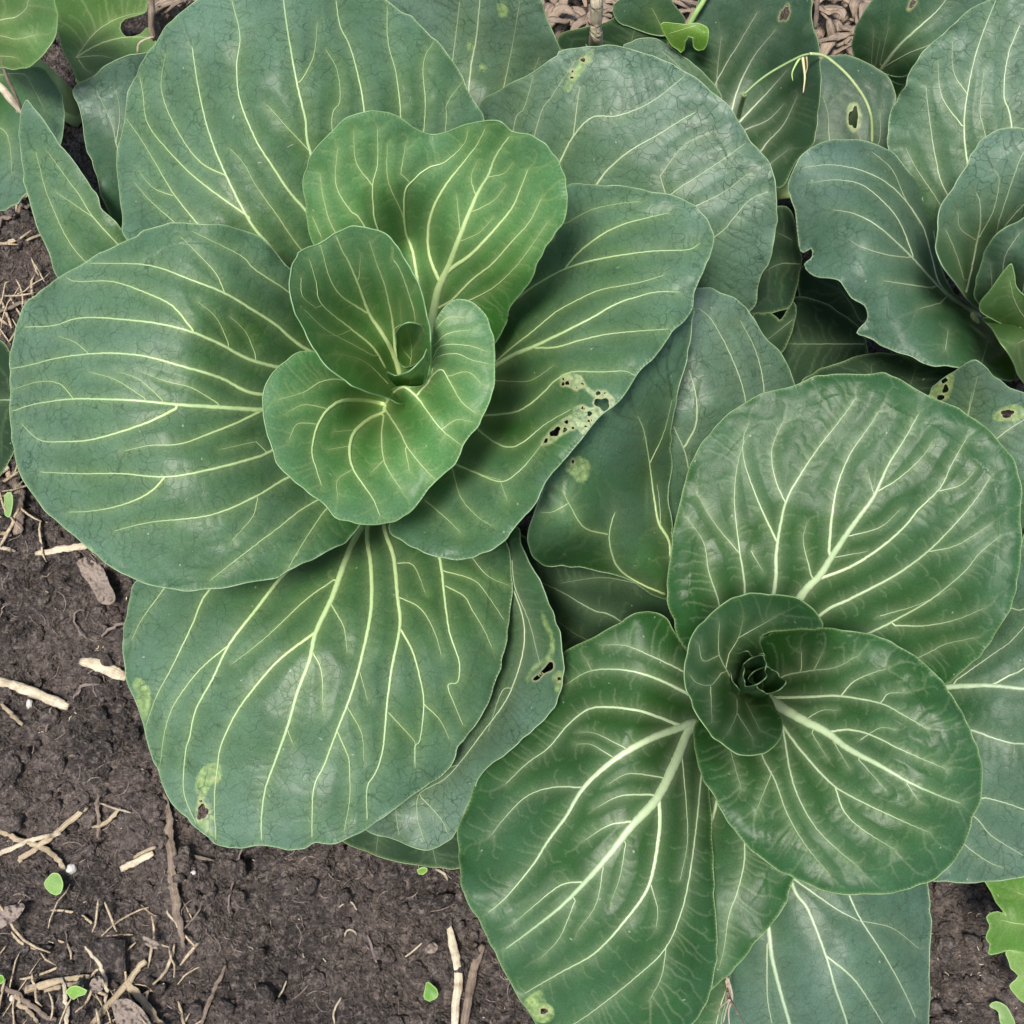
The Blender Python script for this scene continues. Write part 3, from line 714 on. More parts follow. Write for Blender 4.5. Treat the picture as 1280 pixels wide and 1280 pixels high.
leaf(A, '389,302 382,250 382,217 392,190 415,162 437,145 460,139 480,140 500,147 517,157 537,166 560,166 580,156 605,150 625,152 640,163 667,172 690,192 705,218 709,238 706,262 697,287 675,320 660,352 650,367 640,380 633,405 620,427 600,435 570,440 540,445 500,440 460,390 420,345',
 '540,405,148 470,300,165 400,220,185 460,150,200 540,170,190 622,155,204 700,230,200 660,350,172 622,425,132 560,300,165 600,240,182 510,300,148 640,390,150 500,230,182',
 '16 3 535,425 540,402 547,365 560,335 567,317 582,277 597,242 610,220 620,195 637,170|7 2 556,343 565,335 590,317 620,285 640,260 647,245 660,212|5 1.5 548,385 565,375 590,350 615,330 640,302 662,277 677,247|3 1 575,378 590,374 620,357 650,327 685,277|8 2 550,352 545,342 537,320 535,295 540,265 557,232 582,200 597,180 607,160|7 1.5 530,405 517,320 507,287 506,242 517,225 535,210 557,202 580,180 585,162|6 1.2 510,380 472,285 467,260 466,230 472,205 472,160|5 1.2 500,380 455,282 437,262 420,230 422,185|4 1 490,380 422,295 405,250 400,217|3 1 507,290 502,265 485,225 484,180|2.5 1 464,230 445,202 442,162|2 .8 501,217 507,180|2 1 595,245 589,222 597,200|2 1 612,221 630,217 640,205|2 1 575,287 571,245|2 1 402,297 390,270|2 1 597,262 618,250 632,232|1.6 1 580,300 600,290 617,272',
 'heart', seed=29, base=(540, 430), label='bright heart-shaped leaf with a thick pale midrib', wav=.6, spacing=13, step=1.4)
leaf(A, '392,440 370,442 352,457 337,475 331,495 331,520 335,545 345,572 362,597 385,617 407,632 420,645 440,651 465,655 490,651 510,640 520,630 537,610 557,590 572,572 580,552 600,530 615,495 619,465 619,435 612,410 602,390 587,377 572,376 557,385 546,402 541,427 539,452 532,480 517,485 502,484 490,487 485,496 470,485 440,465 410,440',
 '483,505,148 430,505,165 331,510,187 380,610,184 465,652,178 400,550,174 460,560,165 505,490,178 540,520,182 580,550,180 619,450,188 575,380,194 545,440,186 535,478,172 500,600,172 440,470,168 510,640,173 480,540,160',
 '8 1.5 482,505 450,500 425,502 407,515 395,537 390,565 395,585 402,607|8 1.5 480,515 460,525 442,542 437,565 442,587 455,607 467,625 475,645|4 1 480,520 477,545 480,575 490,595 502,612|4 1 482,512 500,540 510,560 530,585 545,600|5 1.5 493,490 505,484 520,495 535,515 552,537 577,557|4 1.2 534,480 540,470 552,462 562,477 577,502 595,517|4 1 475,490 430,475 402,477 380,490 347,500|2.5 1 407,510 380,506 360,515|2 1 396,530 372,530 361,550|2 1 540,465 545,447 570,442 590,450 612,455|2 1 540,450 552,432 585,432 610,440|2 1 542,432 560,417 590,412|1.6 1 544,412 560,397 582,397|1.6 1 562,470 585,465 602,480|1.5 1 440,587 422,600 422,622|1.5 1 445,537 417,540|1.5 1 440,557 410,562|2 1 507,562 512,590|1.5 1 480,575 465,590|1.8 1 552,537 570,525 590,527',
 'heart', seed=31, base=(484, 500), drop=14, label='curled front leaf wrapping the heart like a shell', wav=.3, bulge=.8, spacing=13, step=1.5, curl=1.6)
leaf(A, '371,322 362,345 362,367 372,397 387,427 407,455 432,475 457,487 485,497 500,505 520,500 536,478 539,432 534,395 527,362 517,337 505,320 495,305 480,292 460,285 440,285 420,292 397,304 383,312',
 '500,480,144 480,430,154 450,360,180 420,295,205 375,320,205 365,370,206 400,450,199 450,485,190 485,497,178 537,430,200 520,345,207 470,288,210 505,455,142 515,425,160 440,390,172 470,400,162',
 '9 2.5 500,470 495,450 480,420 462,392 450,360 435,325 430,317 420,295|4 1.5 460,392 427,370 412,347 405,322 400,305|6 1.2 482,460 467,435 440,412 402,380 395,352 387,325|6 1.5 497,460 494,437 491,402 482,360 472,332 462,302|4 1.5 515,450 519,400 512,370 500,337 492,325|2.5 1 467,445 440,430 407,412 380,387|3 1 485,480 460,455 435,445 420,443|1.5 1 395,385 378,370 376,347|2 1 449,347 451,320|2 1 502,405 500,375|1.6 1 440,412 420,420 400,418|1.6 1 512,370 520,360',
 'heart', seed=37, base=(502, 478), drop=14, label='upright cupped leaf standing round the rolled heart', wav=.3, bulge=.7, spacing=12, step=1.4)
leaf(A, '497,412 505,404 515,401 526,404 533,415 534,430 528,446 518,457 505,461 498,452 496,438 499,425', '512,455,150 500,412,190 530,410,192 516,430,166 532,432,184', '3 1 513,457 515,440 512,420 508,408|1.6 1 515,440 524,425 527,412|1.5 1 513,448 503,435 501,420', 'heart', seed=201, step=1.1, spacing=8, wav=.3, stalk=False, drop=0, label='small pale blade inside the roll')
leaf(A, '484,465 494,470 508,468 520,459 529,447 533,437 535,452 530,468 527,483 516,489 503,486 493,478', '505,485,148 486,466,182 508,468,192 532,438,196 527,482,158 516,470,182', '2 1 512,485 514,472', 'heart', seed=203, step=1.1, spacing=8, wav=.3, stalk=False, drop=0, label='folded front lip of the rolled heart leaf')

# ================================================================== plant B: the darker glossy rosette, lower right
B = plant(935, 862, 85, 'dark glossy pak choi with a tightly scrolled heart, lower right')
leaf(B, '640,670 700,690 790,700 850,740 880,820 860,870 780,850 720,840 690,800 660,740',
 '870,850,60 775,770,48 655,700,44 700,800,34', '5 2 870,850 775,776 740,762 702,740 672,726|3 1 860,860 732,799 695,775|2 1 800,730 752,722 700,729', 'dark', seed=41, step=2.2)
leaf(B, '866,362 872,359 887,359 900,366 915,371 927,382 942,397 952,415 960,427 969,434 984,460 993,481 1000,520 960,600 900,720 870,780 845,740 838,640 838,560 842,500 855,440 862,400',
 '890,800,75 866,362,128 920,380,122 990,475,105 870,600,95 845,540,115 900,500,122 850,440,125',
 '6 2 885,780 872,640 860,582 855,562 845,540 842,532|4 2 857,557 870,530 870,495 861,462|3.5 1.2 920,640 935,540 931,497 922,465 905,427 887,397 872,385|3 1 950,560 955,490 945,440 925,400', 'oldg', seed=43, label='blue-green leaf standing behind between the two rosettes')
leaf(B, '866,382 865,400 863,420 860,445 855,470 849,490 842,532 839,570 837,620 838,680 835,720 832,748 800,733 775,720 730,711 700,708 685,707 668,700 660,685 657,670 664,645 679,610 690,560 740,500 800,430 850,380',
 '840,760,84 866,385,152 850,480,142 700,600,142 657,680,118 700,708,92 780,722,95 838,600,103 780,560,140 760,650,125 830,740,86 720,670,132 690,690,115',
 '7 1.5 840,750 837,681 824,655 818,625 812,580 805,539 797,520|6 2 836,748 831,743 794,726 771,707 762,677 764,655 769,640|3 1 760,668 730,659 711,629 704,614|2 .8 826,660 824,625 821,605|2.5 1 812,580 830,540 840,500|2 1 711,629 690,640 675,640',
 'old', seed=47, label='bulging leaf folded over beside the holed leaf', pale='708,577 722,571 735,576 737,588 731,602 723,603 716,594 708,589', holes='716,577,1.8,2.6', wav=1.2)
leaf(B, '900,1290 905,1262 912,1220 925,1170 950,1080 960,1000 1050,1000 1150,1050 1160,1107 1162,1156 1162,1212 1160,1280 1150,1330 1080,1350 980,1350 920,1330',
 '960,960,70 1050,1120,74 1160,1150,62 1160,1290,40 935,1250,48 1040,1280,64 1100,1220,72 970,1150,66',
 '8 5 950,1080 961,1164 965,1197 976,1242 987,1280 1000,1330|3 2 959,1180 959,1242 965,1280|7 3 970,1020 991,1107 1010,1137 1032,1194 1044,1235 1059,1280 1065,1320|4 2 1036,1197 1070,1227 1104,1280|5 2 1000,1000 1035,1060 1062,1120 1077,1151 1107,1197 1130,1239 1145,1272|4 3 980,1090 1021,1119 1047,1137 1074,1151|2 1 1077,1151 1115,1160 1149,1186', 'blue', seed=53, label='blue-green lower leaf cut off by the bottom of the picture')
leaf(B, '850,1300 862,1262 880,1235 905,1215 925,1200 940,1240 925,1320 880,1340', '930,1150,50 870,1290,38 920,1230,42 900,1330,34', '3 1 930,1180 900,1260 890,1320', 'deep', seed=54, step=2.2)
leaf(B, '870,930 930,900 980,950 1000,1050 986,1107 980,1130 965,1156 942,1182 912,1216 882,1242 867,1257 849,1280 830,1300 800,1280 810,1150 840,1020',
 '920,900,75 880,1100,86 980,1120,94 940,1180,88 860,1260,74 985,1000,86 830,1150,78',
 '6 3 905,960 894,1010 882,1051 869,1115|2.5 1 869,1115 879,1145 881,1190 878,1230|4 1 920,980 931,1059 924,1107 911,1145 905,1186 899,1209', 'deep', seed=59)
leaf(B, '1330,640 1285,655 1270,720 1240,780 1200,830 1150,860 1110,880 1130,980 1165,1040 1172,1085 1165,1101 1185,1102 1215,1103 1235,1101 1280,1096 1340,1080 1380,950 1380,750',
 '1000,870,75 1190,858,100 1280,760,112 1330,860,118 1280,1090,85 1180,1095,80 1225,980,100',
 '9 5 1110,866 1182,859 1215,857 1242,857 1280,861 1330,865 1370,870|4 2 1242,855 1260,845 1280,835 1320,800|5 3 1100,880 1212,912 1240,922 1265,929 1280,930 1340,940|4 2 1120,900 1180,970 1225,997 1232,997 1280,1012 1330,1040|3 1.5 1160,980 1217,1020 1240,1045 1280,1070|3 1.2 1170,1020 1205,1055 1235,1077 1255,1085|2.5 1.2 1195,850 1242,817 1265,800 1300,760|3 1.2 1230,790 1260,762 1280,761 1320,730', 'blue', base=(1120, 870), seed=61, label='blue-green leaf running out at the right edge')
leaf(B, '1160,492 1172,478 1192,463 1205,454 1220,449 1232,457 1250,475 1267,487 1280,492 1330,510 1360,600 1330,700 1290,720 1250,660 1200,620 1150,560',
 '1130,700,85 1220,452,142 1165,490,122 1280,500,130 1270,600,120', '3 1.5 1180,640 1220,575 1250,545 1280,525 1330,500|2.5 1 1190,600 1205,540 1215,490|1.5 1 1205,540 1222,470', 'oldg', seed=67,
 pale='1240,523 1250,512 1268,505 1280,512 1279,523 1255,527|1160,494 1175,475 1192,467 1191,480 1186,496 1172,502', holes='1259,517,8,5,-10 1176,497,6.5,3.2,-10 1182,486,3.4,6,15 1180,476,5.5,2.8,-35', step=1.4, label='leaf with pale-rimmed bites behind the big round leaf')
leaf(B, '1000,485 1025,464 1055,450 1085,442 1115,441 1140,447 1165,455 1200,459 1230,500 1200,560 1100,580 1000,540',
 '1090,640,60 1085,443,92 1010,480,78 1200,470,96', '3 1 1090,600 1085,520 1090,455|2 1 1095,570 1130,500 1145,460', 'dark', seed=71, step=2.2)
leaf(B, '705,817 740,800 770,782 790,771 807,765 825,769 840,782 855,805 880,840 900,880 890,920 882,950 884,975 888,1035 892,1100 896,1150 897,1200 888,1238 868,1276 840,1310 760,1330 700,1310 670,1280 655,1257 640,1235 625,1205 614,1182 599,1152 586,1130 578,1100 574,1062 574,1036 584,1006 595,976 612,950 640,918 665,885 685,850',
 '880,900,85 860,860,90 807,765,108 740,800,99 700,850,84 650,915,76 600,970,80 578,1060,86 578,1120,96 640,1230,90 720,1310,85 760,1060,112 850,960,95 885,1060,96 890,1200,90 720,960,105 800,1180,105 780,870,107 800,910,112',
 '19 2.5 872,905 861,912 842,957 820,999 790,1032 760,1070 730,1104 700,1134 662,1164 632,1186|12 1.8 870,902 850,909 812,924 767,950 730,984 707,1021 685,1051 666,1081 632,1122 610,1141|3 1 726,984 692,984 659,995 632,1021 614,1044|6 1.5 868,912 846,905 805,890 767,884 737,886 711,905 685,935 659,954 632,980|6 1.5 880,880 854,864 812,845 775,837 737,839 707,856|4 1 870,850 850,837 812,819 782,807 756,806|7 1.5 824,1001 824,1040 812,1104 786,1145 745,1190 700,1216 655,1242|2.5 1 814,1107 822,1137 820,1160|4 1.5 882,930 877,967 870,1035 861,1100 850,1145 832,1185 800,1217 740,1265 700,1290|3 1 824,971 786,967 760,980|4 1 812,993 775,995 745,1010|4 1 786,1027 760,1032 730,1051|3 1 730,1102 700,1107 662,1137 640,1156|3 1 852,940 858,1010 859,1055 850,1100|2 1 782,1055 775,1096 764,1126|2 1 754,1085 745,1130 722,1164|2 1 719,1126 700,1171 677,1197|2 1 833,1182 827,1220 812,1250|2.5 1 780,934 745,917 725,915|2.5 1 762,944 740,931 720,930|1.6 1 740,839 733,825',
 'deep', seed=73, step=1.45, label='long dark green leaf with a bold pale midrib', pale='662,1245 675,1238 682,1252 692,1262 690,1274 676,1279 664,1268 655,1255', holes='680,1264,5.5,3.6,-5')
leaf(B, '858,807 841,775 834,745 837,711 843,670 849,625 862,584 886,542 924,509 961,490 995,481 1025,471 1055,467 1081,468 1107,467 1130,477 1164,497 1197,512 1231,531 1254,557 1269,584 1276,617 1276,662 1271,719 1261,760 1242,797 1220,824 1194,846 1179,856 1120,860 1040,860 960,870 900,850',
 '945,850,92 1000,750,118 1080,640,142 1150,500,152 1000,480,146 860,590,134 836,740,122 870,800,110 1275,640,152 1240,800,138 1180,856,122 1130,770,120 920,640,132 1050,800,106',
 '18 2.2 945,845 999,749 1025,719 1044,689 1070,651 1092,621 1111,580 1130,550 1149,516|6 1.5 1020,725 1062,709 1100,685 1130,659 1149,636 1175,610 1190,580 1209,546|8 1.5 950,840 1025,769 1062,749 1119,719 1160,689 1190,659 1216,629 1239,595|6 1.2 960,850 1089,790 1119,775 1164,749 1205,715 1224,692 1250,670|3 1 1119,782 1156,782 1194,775 1231,760|3 1 1060,860 1152,820 1182,805 1220,797|5 1.5 1036,689 1040,644 1047,606 1062,569 1085,535 1100,512|8 1.5 940,830 967,741 971,685 982,629 1002,591 1025,557 1051,524 1070,497|4 1.2 971,677 950,632 931,580 929,550 935,531|3 1.2 982,629 969,599 965,561 980,524|5 1.2 925,830 931,741 924,685 918,625 922,580 931,550|4 1 910,830 899,756 886,715 879,677 856,644|2 1 922,689 894,655 871,617|3 1 1014,719 1004,677 1008,655|3 1 1092,617 1122,599 1152,572 1167,550|2 1 1173,614 1201,606 1220,587|2 1 1164,689 1197,681 1239,655|2.5 1 1062,670 1100,659 1126,636|2 1 1047,696 1085,689|2 1 939,689 954,715|1.8 1 1091,614 1085,591|1.6 1 1100,770 1150,755 1190,735',
 'deep', seed=79, step=1.35, label='biggest round leaf at the top of the dark rosette')
leaf(B, '948,801 962,793 994,788 1027,785 1053,786 1080,790 1110,800 1140,820 1165,840 1182,862 1202,890 1215,917 1224,945 1226,967 1225,995 1215,1022 1206,1050 1192,1077 1172,1097 1145,1107 1110,1117 1075,1119 1042,1117 1015,1110 990,1097 960,1082 932,1055 912,1027 895,997 877,967 870,935 867,910 880,890 910,860 935,830',
 '950,860,112 985,890,125 1040,915,142 1100,800,155 1027,785,150 1225,970,156 1150,1000,157 1200,1060,148 1075,1119,144 960,1082,139 870,930,125 1050,1020,148 1120,900,158',
 '16 2 955,868 970,880 1006,901 1033,915 1059,935 1100,957 1137,978 1175,995 1201,1004|6 1.5 960,872 1013,871 1049,870 1100,879 1130,894 1160,912|4 1 965,855 982,844 1015,838 1045,834 1073,819|3 1 1051,870 1067,852 1094,840 1110,836|2 1 1102,877 1111,867 1130,866|4 1.2 1035,915 1062,912 1092,920 1122,935 1156,950 1182,961|5 1.5 965,890 978,907 1002,939 1040,980 1077,1002 1130,1027 1160,1040|3 1.2 1044,984 1055,1014 1077,1036 1119,1062|4 1.2 968,895 978,909 987,961 999,999 1021,1036 1047,1062 1070,1081|3.5 1 950,905 952,942 969,976 984,1017 1006,1055 1036,1092|2 1 905,900 914,941 927,987|1.6 1 965,965 944,1017|2 1 1040,924 1062,961|2 1 1074,950 1107,987|2 1 1008,899 1027,888 1047,888|2 1 1015,917 1035,949|2 1 1134,980 1149,1002|1.6 1 1017,838 1027,818|1.6 1 1002,836 1002,815|1.6 1 1075,925 1100,910 1120,912',
 'deep', seed=83, step=1.5, label='glossy puckered leaf in front of the scrolled heart', bulge=1.4, spacing=13)
leaf(B, '1026,784 1021,769 1006,755 988,746 966,742 946,740 921,745 897,759 876,779 862,801 856,826 856,850 862,876 875,901 893,923 915,938 935,943 954,939 970,927 977,913 976,897 968,882 960,868 953,852 955,820 950,802 962,792 1002,787',
 '935,850,112 903,835,148 856,840,170 946,740,172 1026,784,166 935,943,171 977,913,160 950,880,130 950,800,137 880,800,166 895,900,163 1000,770,166 925,845,126',
 '3 1.2 915,850 903,828 898,812 899,778|2 1 899,819 879,826 873,805|2.5 1 911,817 923,797 929,773|2 1 923,797 966,773|2.5 1 901,842 889,856 872,854 862,844|2 1 888,858 890,903|3 1 921,874 921,891 911,915|2 1 921,891 941,923|2 1 933,878 950,913', 'deep', base=(938, 850), seed=89, step=1.4, label='crescent-shaped inner leaf hugging the heart', wav=.3, bulge=.8, spacing=12)
rolled_leaf(B, 943, 838, 120, 156, 13, 24, 30, 1.12, 250, 'deep', 1.0, 6, .10, label='tightly scrolled innermost leaf')
rolled_leaf(B, 959, 851, 118, 150, 19, 18, 0, 1.08, 160, 'deep', 1.0, 7, .16)
rolled_leaf(B, 930, 838, 112, 142, 17, 25, 10, .62, 90, 'deep', 1.0, 8, .05)


# ================================================================== plant C: right edge
C_ = plant(1285, 385, 100, 'pak choi with a chewed blue-green leaf, at the upper right edge')
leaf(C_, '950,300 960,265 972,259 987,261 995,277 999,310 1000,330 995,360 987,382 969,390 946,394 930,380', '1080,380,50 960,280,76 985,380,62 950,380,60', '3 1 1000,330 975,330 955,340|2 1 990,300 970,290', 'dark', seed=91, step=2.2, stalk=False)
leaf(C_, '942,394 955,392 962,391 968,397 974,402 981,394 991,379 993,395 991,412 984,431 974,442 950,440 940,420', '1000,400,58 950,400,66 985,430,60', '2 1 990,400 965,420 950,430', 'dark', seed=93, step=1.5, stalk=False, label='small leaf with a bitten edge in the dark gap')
leaf(C_, '960,380 1000,370 1040,385 1075,410 1085,450 1060,490 1000,500 970,470 950,430', '1090,430,30 960,400,22 1000,490,20', '3 1 1090,430 1020,430 975,430', 'dark', seed=94, step=2.4, stalk=False)  # added low leaf, coloured near black to fill the gap with shade
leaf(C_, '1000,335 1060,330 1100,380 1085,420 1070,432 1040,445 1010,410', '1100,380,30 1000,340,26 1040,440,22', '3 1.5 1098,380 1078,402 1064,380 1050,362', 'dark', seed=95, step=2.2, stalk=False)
leaf(C_, '1112,190 1111,162 1117,135 1130,110 1140,87 1160,60 1185,37 1210,17 1235,0 1290,-30 1340,-20 1350,150 1330,300 1290,380 1240,360 1190,330 1150,260',
 '1280,380,90 1180,280,115 1112,170,125 1180,40,150 1300,0,155 1240,100,144 1330,200,140',
 '6 2 1275,370 1225,280 1209,202 1205,155 1210,112 1220,67 1232,32 1245,0|2.5 1 1207,115 1192,90 1190,50|3 1 1202,157 1177,120 1172,75|4 1.5 1260,370 1185,245 1170,200 1162,150 1157,107|6 2.5 1285,370 1265,162 1255,120 1260,70 1275,30|3 1 1262,330 1232,172 1225,140 1230,87|2.5 1 1240,360 1175,255 1145,210 1132,185', 'oldg', seed=97, wav=1.5)
leaf(C_, '986,240 989,220 1000,197 1015,182 1037,175 1065,175 1090,179 1107,186 1120,196 1135,215 1150,235 1160,262 1167,287 1171,315 1180,345 1195,370 1215,385 1235,402 1247,417 1260,440 1270,462 1268,474 1250,473 1225,462 1200,458 1160,455 1140,447 1115,440 1095,430 1080,420 1072,416 1082,405 1085,395 1080,381 1065,372 1057,360 1045,347 1025,345 1014,340 1007,330 1015,320 1014,310 1004,315 999,307 995,272',
 '1240,400,95 1180,365,117 1100,290,142 1000,215,132 1060,176,132 1150,235,122 988,250,125 1080,385,134 1080,418,128 1180,440,130 1250,440,114 1270,465,104 1170,310,114 1200,420,124',
 '9 1.5 1225,395 1182,367 1137,319 1100,285 1070,268 1040,262|6 1.2 1200,380 1175,356 1164,319 1152,281 1122,240 1085,216 1040,206 1002,210|4 1 1141,319 1126,281 1107,255 1077,231 1044,225 1010,229|3 1 1136,322 1111,319 1077,309 1062,300|4 1.5 1164,360 1137,356 1104,351|3 1 1175,379 1149,386|2 1 1150,280 1130,245 1115,212 1090,190|2 1 1225,460 1237,420|1.6 1 1182,437 1185,412', 'blue', seed=101, step=1.4, label='blue-green leaf with a ragged chewed bay in its lower edge', spacing=17)
leaf(C_, '1225,397 1250,400 1280,412 1320,430 1320,500 1285,482 1268,460 1255,435 1243,415', '1290,400,100 1225,398,126 1280,412,135 1290,480,100', '3 1 1290,420 1270,430', 'fresh', seed=103, step=2)
leaf(C_, '1280,160 1260,161 1237,170 1220,187 1207,212 1190,237 1175,260 1170,282 1171,310 1180,335 1195,357 1212,375 1235,395 1260,405 1300,400 1340,300 1330,180',
 '1235,390,112 1215,340,127 1172,290,160 1210,205,168 1270,160,172 1330,200,170 1250,280,146 1200,362,144 1235,395,130 1300,390,112',
 '8 1.5 1203,380 1207,367 1215,332 1220,307 1225,282 1225,255 1220,240|3 1 1225,295 1242,262 1249,225 1242,212|4 1.5 1235,370 1245,292 1255,257 1272,207 1280,190|3 1 1245,320 1250,292 1280,255 1310,230|2 1 1217,299 1200,285 1197,265|2 1 1205,350 1195,317 1182,287', 'oldg', base=(1225, 385), seed=107, step=1.4, wav=.5)
leaf(C_, '1300,262 1275,274 1250,290 1235,308 1226,330 1220,355 1217,372 1235,385 1270,385 1320,370 1340,300', '1280,400,120 1300,265,168 1230,320,160 1220,370,138 1280,330,160', '4 1 1275,380 1285,330 1300,290|3 1 1255,370 1255,325 1275,290|2 1 1240,360 1238,330', 'deepo', seed=109, step=1.4, bulge=2.2, spacing=9, label='small puckered leaf at the heart')
leaf(C_, '1225,384 1240,362 1252,345 1264,330 1267,350 1275,366 1290,376 1320,380 1320,430 1285,418 1250,404', '1300,420,125 1264,330,168 1225,390,142 1290,376,158 1270,400,140', '2 1 1290,410 1270,380 1262,350', 'fresh', seed=113, step=1.4, bulge=.5, label='bright green innermost leaf coming to a point', stalk=False)

# ================================================================== plants along the top
D = plant(930, 160, 80, 'pak choi at the top edge, between the holed grey leaf and the stalk litter')
leaf(D, '1025,75 1047,70 1070,72 1095,85 1110,97 1119,120 1115,150 1111,187 1100,230 1040,230 1000,210 1010,150 1015,100', '1050,240,60 1070,75,86 1115,130,82 1020,150,75', '2.5 1 1050,225 1037,175 1035,142 1028,120|2 1 1060,225 1075,180 1070,160|2 1 1070,225 1098,180 1100,140', 'deepo', seed=121, holes='1067,147,6,13,5', pale='1060,133 1066,128 1073,131 1077,146 1074,160 1067,166 1060,158 1057,146', step=1.5, label='dark leaf with one oval hole')
leaf(D, '867,22 875,-5 900,-30 960,-40 1005,-25 1014,0 1015,20 1021,55 1026,87 1026,120 1022,155 1015,180 1000,197 987,220 975,235 950,230 900,200 875,150 850,100 840,60',
 '920,170,68 890,60,95 880,-10,110 1000,0,118 1026,100,122 980,225,92 960,100,82',
 '5 1.5 912,170 915,137 927,100 945,67 970,37|4 1.5 905,160 892,117 905,85 922,57 947,15|5 2 918,165 925,152 960,115 985,87|4 1.5 925,168 932,162 960,150 980,130|4 1 940,192 950,190 960,177 980,155 997,120|2 1 950,215 960,207 985,187|2.5 1 895,130 897,85 902,45', 'deepo', seed=123, holes='981,17,5,10,25', label='tall leaf with pale veins rising towards the top edge', wav=.6)
leaf(D, '780,62 790,54 800,50 815,49 835,56 855,70 880,92 900,130 850,140 800,100', '900,160,70 800,50,98 870,85,90', '2 1 890,130 850,85 825,62', 'oldg', seed=125, step=2)
F_ = plant(1085, 120, 60, 'small-looking pak choi at the top right, behind the edge plant')
leaf(F_, '1065,67 1067,42 1080,15 1090,0 1110,-30 1180,-45 1240,-30 1245,10 1210,40 1185,60 1160,75 1140,92 1120,96 1100,88 1077,78', '1098,98,62 1070,40,98 1180,0,112 1150,80,92', '7 1.5 1098,92 1120,62 1142,40 1170,15 1190,-10|2 1 1089,80 1092,40|2 1 1100,80 1110,37|3 1 1105,84 1135,67 1165,55 1200,40|2 1 1094,82 1100,50', 'blue', seed=131, holes='1140,5,3,7,30', step=1.5, label='pale-veined leaf fanning from its base')
leaf(F_, '1108,94 1122,92 1138,95 1135,104 1122,106 1112,100', '1110,120,50 1120,95,66', '', 'blue', seed=133, step=2, stalk=False)
leaf(F_, '1110,96 1128,102 1124,118 1117,125 1112,110', '1115,130,40 1115,100,50', '', 'fresh', seed=134, step=2, stalk=False)
G = plant(800, 60, 40, 'low dark pak choi at the top edge beside the upright stake')
leaf(G, '765,10 770,2 800,-15 830,-10 840,5 852,17 856,30 830,45 780,30', '820,60,50 780,0,76 850,20,72', '2 1 830,40 815,10', 'old', seed=141, step=2.2)
leaf(G, '700,45 730,32 757,27 775,17 795,15 812,22 827,35 836,52 820,85 760,80 720,70 700,60', '790,90,38 795,20,64 720,50,50', '2 1 790,80 790,50 797,25', 'dark', seed=143, step=2.2)
E = plant(92, 80, 50, 'bright green pak choi at the top left corner, beyond the pale twig')
leaf(E, '-40,150 -20,95 12,86 32,84 52,85 67,100 77,120 80,145 78,177 60,220 32,242 15,257 0,264 -40,250', '-60,100,80 32,86,100 78,150,98 0,262,90', '2 1 -40,100 25,92 40,107 57,140|2 1 -50,150 0,160 12,180 15,220', 'old', seed=151, step=2)
leaf(E, '-40,-40 30,-45 65,-20 69,0 72,22 70,45 57,65 42,80 25,87 10,86 -20,80 -50,40', '-60,20,120 60,0,142 20,85,138 0,30,146', '3 1 -40,30 0,25 20,21 32,12 36,0 40,-20|2 1 -40,50 0,45 20,49 45,44|2 1 -40,70 0,70 20,72', 'fresh', seed=153, step=2, label='bright green rounded leaf in the corner')
leaf(E, '70,-20 130,-40 185,-20 186,0 184,15 172,20 157,25 152,35 160,45 175,42 186,36 192,60 160,80 130,84 115,95 102,104 93,96 85,75 75,50 72,20',
 '95,75,40 130,-10,74 185,30,70 110,100,52', '4 1.5 95,72 125,55 155,47 190,47|3 1 95,72 120,40 150,22 182,15|3 1 95,72 125,70 147,75|3 1 98,74 106,86 115,92', 'fresh', seed=157, step=1.5, label='yellow-veined leaf bitten at its right side')
leaf(E, '60,-10 95,-10 120,20 118,60 100,80 80,60 70,30', '95,90,25 90,0,34', '', 'dark', seed=159, step=2.4, stalk=False)
# ------------------------------------------------------------------ straw, twigs, roots, seedlings on the soil
def fib_attr(me, P, n, ns):
    a = me.attributes.new('fib', 'FLOAT_VECTOR', 'POINT')
    L = np.concatenate([[0], np.cumsum(np.linalg.norm(np.diff(P, axis=0), axis=1))])
    v = np.zeros((len(me.vertices), 3), np.float32)
    th = np.arange(ns)/ns*2*math.pi
    for i in range(n):
        v[i*ns:(i+1)*ns, 0] = np.cos(th)*4.5; v[i*ns:(i+1)*ns, 1] = np.sin(th)*4.5; v[i*ns:(i+1)*ns, 2] = L[i]*45
    a.data.foreach_set('vector', v.ravel())
def stick(name, pts, w, label, cat, mat, heights=None, lift=.0024, flat=.45, taper=.25, group=None, seed=0, ns=12, jit=.10):
    """a stalk, straw or root following picture points over the soil (or given heights in mm); w = width in px"""
    pts = parse(pts)
    c = catmull(pts, False, 4.0)
    if heights is not None:
        hh = np.interp(np.linspace(0, 1, len(c)), np.linspace(0, 1, len(heights)), heights)/1000
        P = unproj(c[:, 0], c[:, 1], hh)
    else:
        P = np.array([soil_at(x, y, lift) for x, y in c])
        z = P[:, 2].copy(); k = np.ones(9)/9
        zp = np.pad(z, 4, 'edge'); P[:, 2] = np.maximum(np.convolve(zp, k, 'valid'), z-.001)+w*.0001
    r = np.random.default_rng(seed+int(w*10)+len(c))
    t = np.linspace(0, 1, len(c))
    R = w*.00046*(CAM[2]-P[:, 2])/.66*.5
    R = R*(1-taper*np.abs(2*t-1)**4)*(1+.08*np.sin(t*17+seed))*(1+(r.random(len(c))-.5)*.10)
    V, F = tube_arrays(P, R, ns, flat, cap=True, jitter=jit, seed=seed)
    og = P[len(P)//2].copy()
    o = mesh_obj(name, V, F, mat, origin=og)
    fib_attr(o.data, P, len(P), ns)
    o.data.shade_smooth()
    tag(o, label, cat, group)
    return o
G1 = 'dry straw pieces lying on the soil'
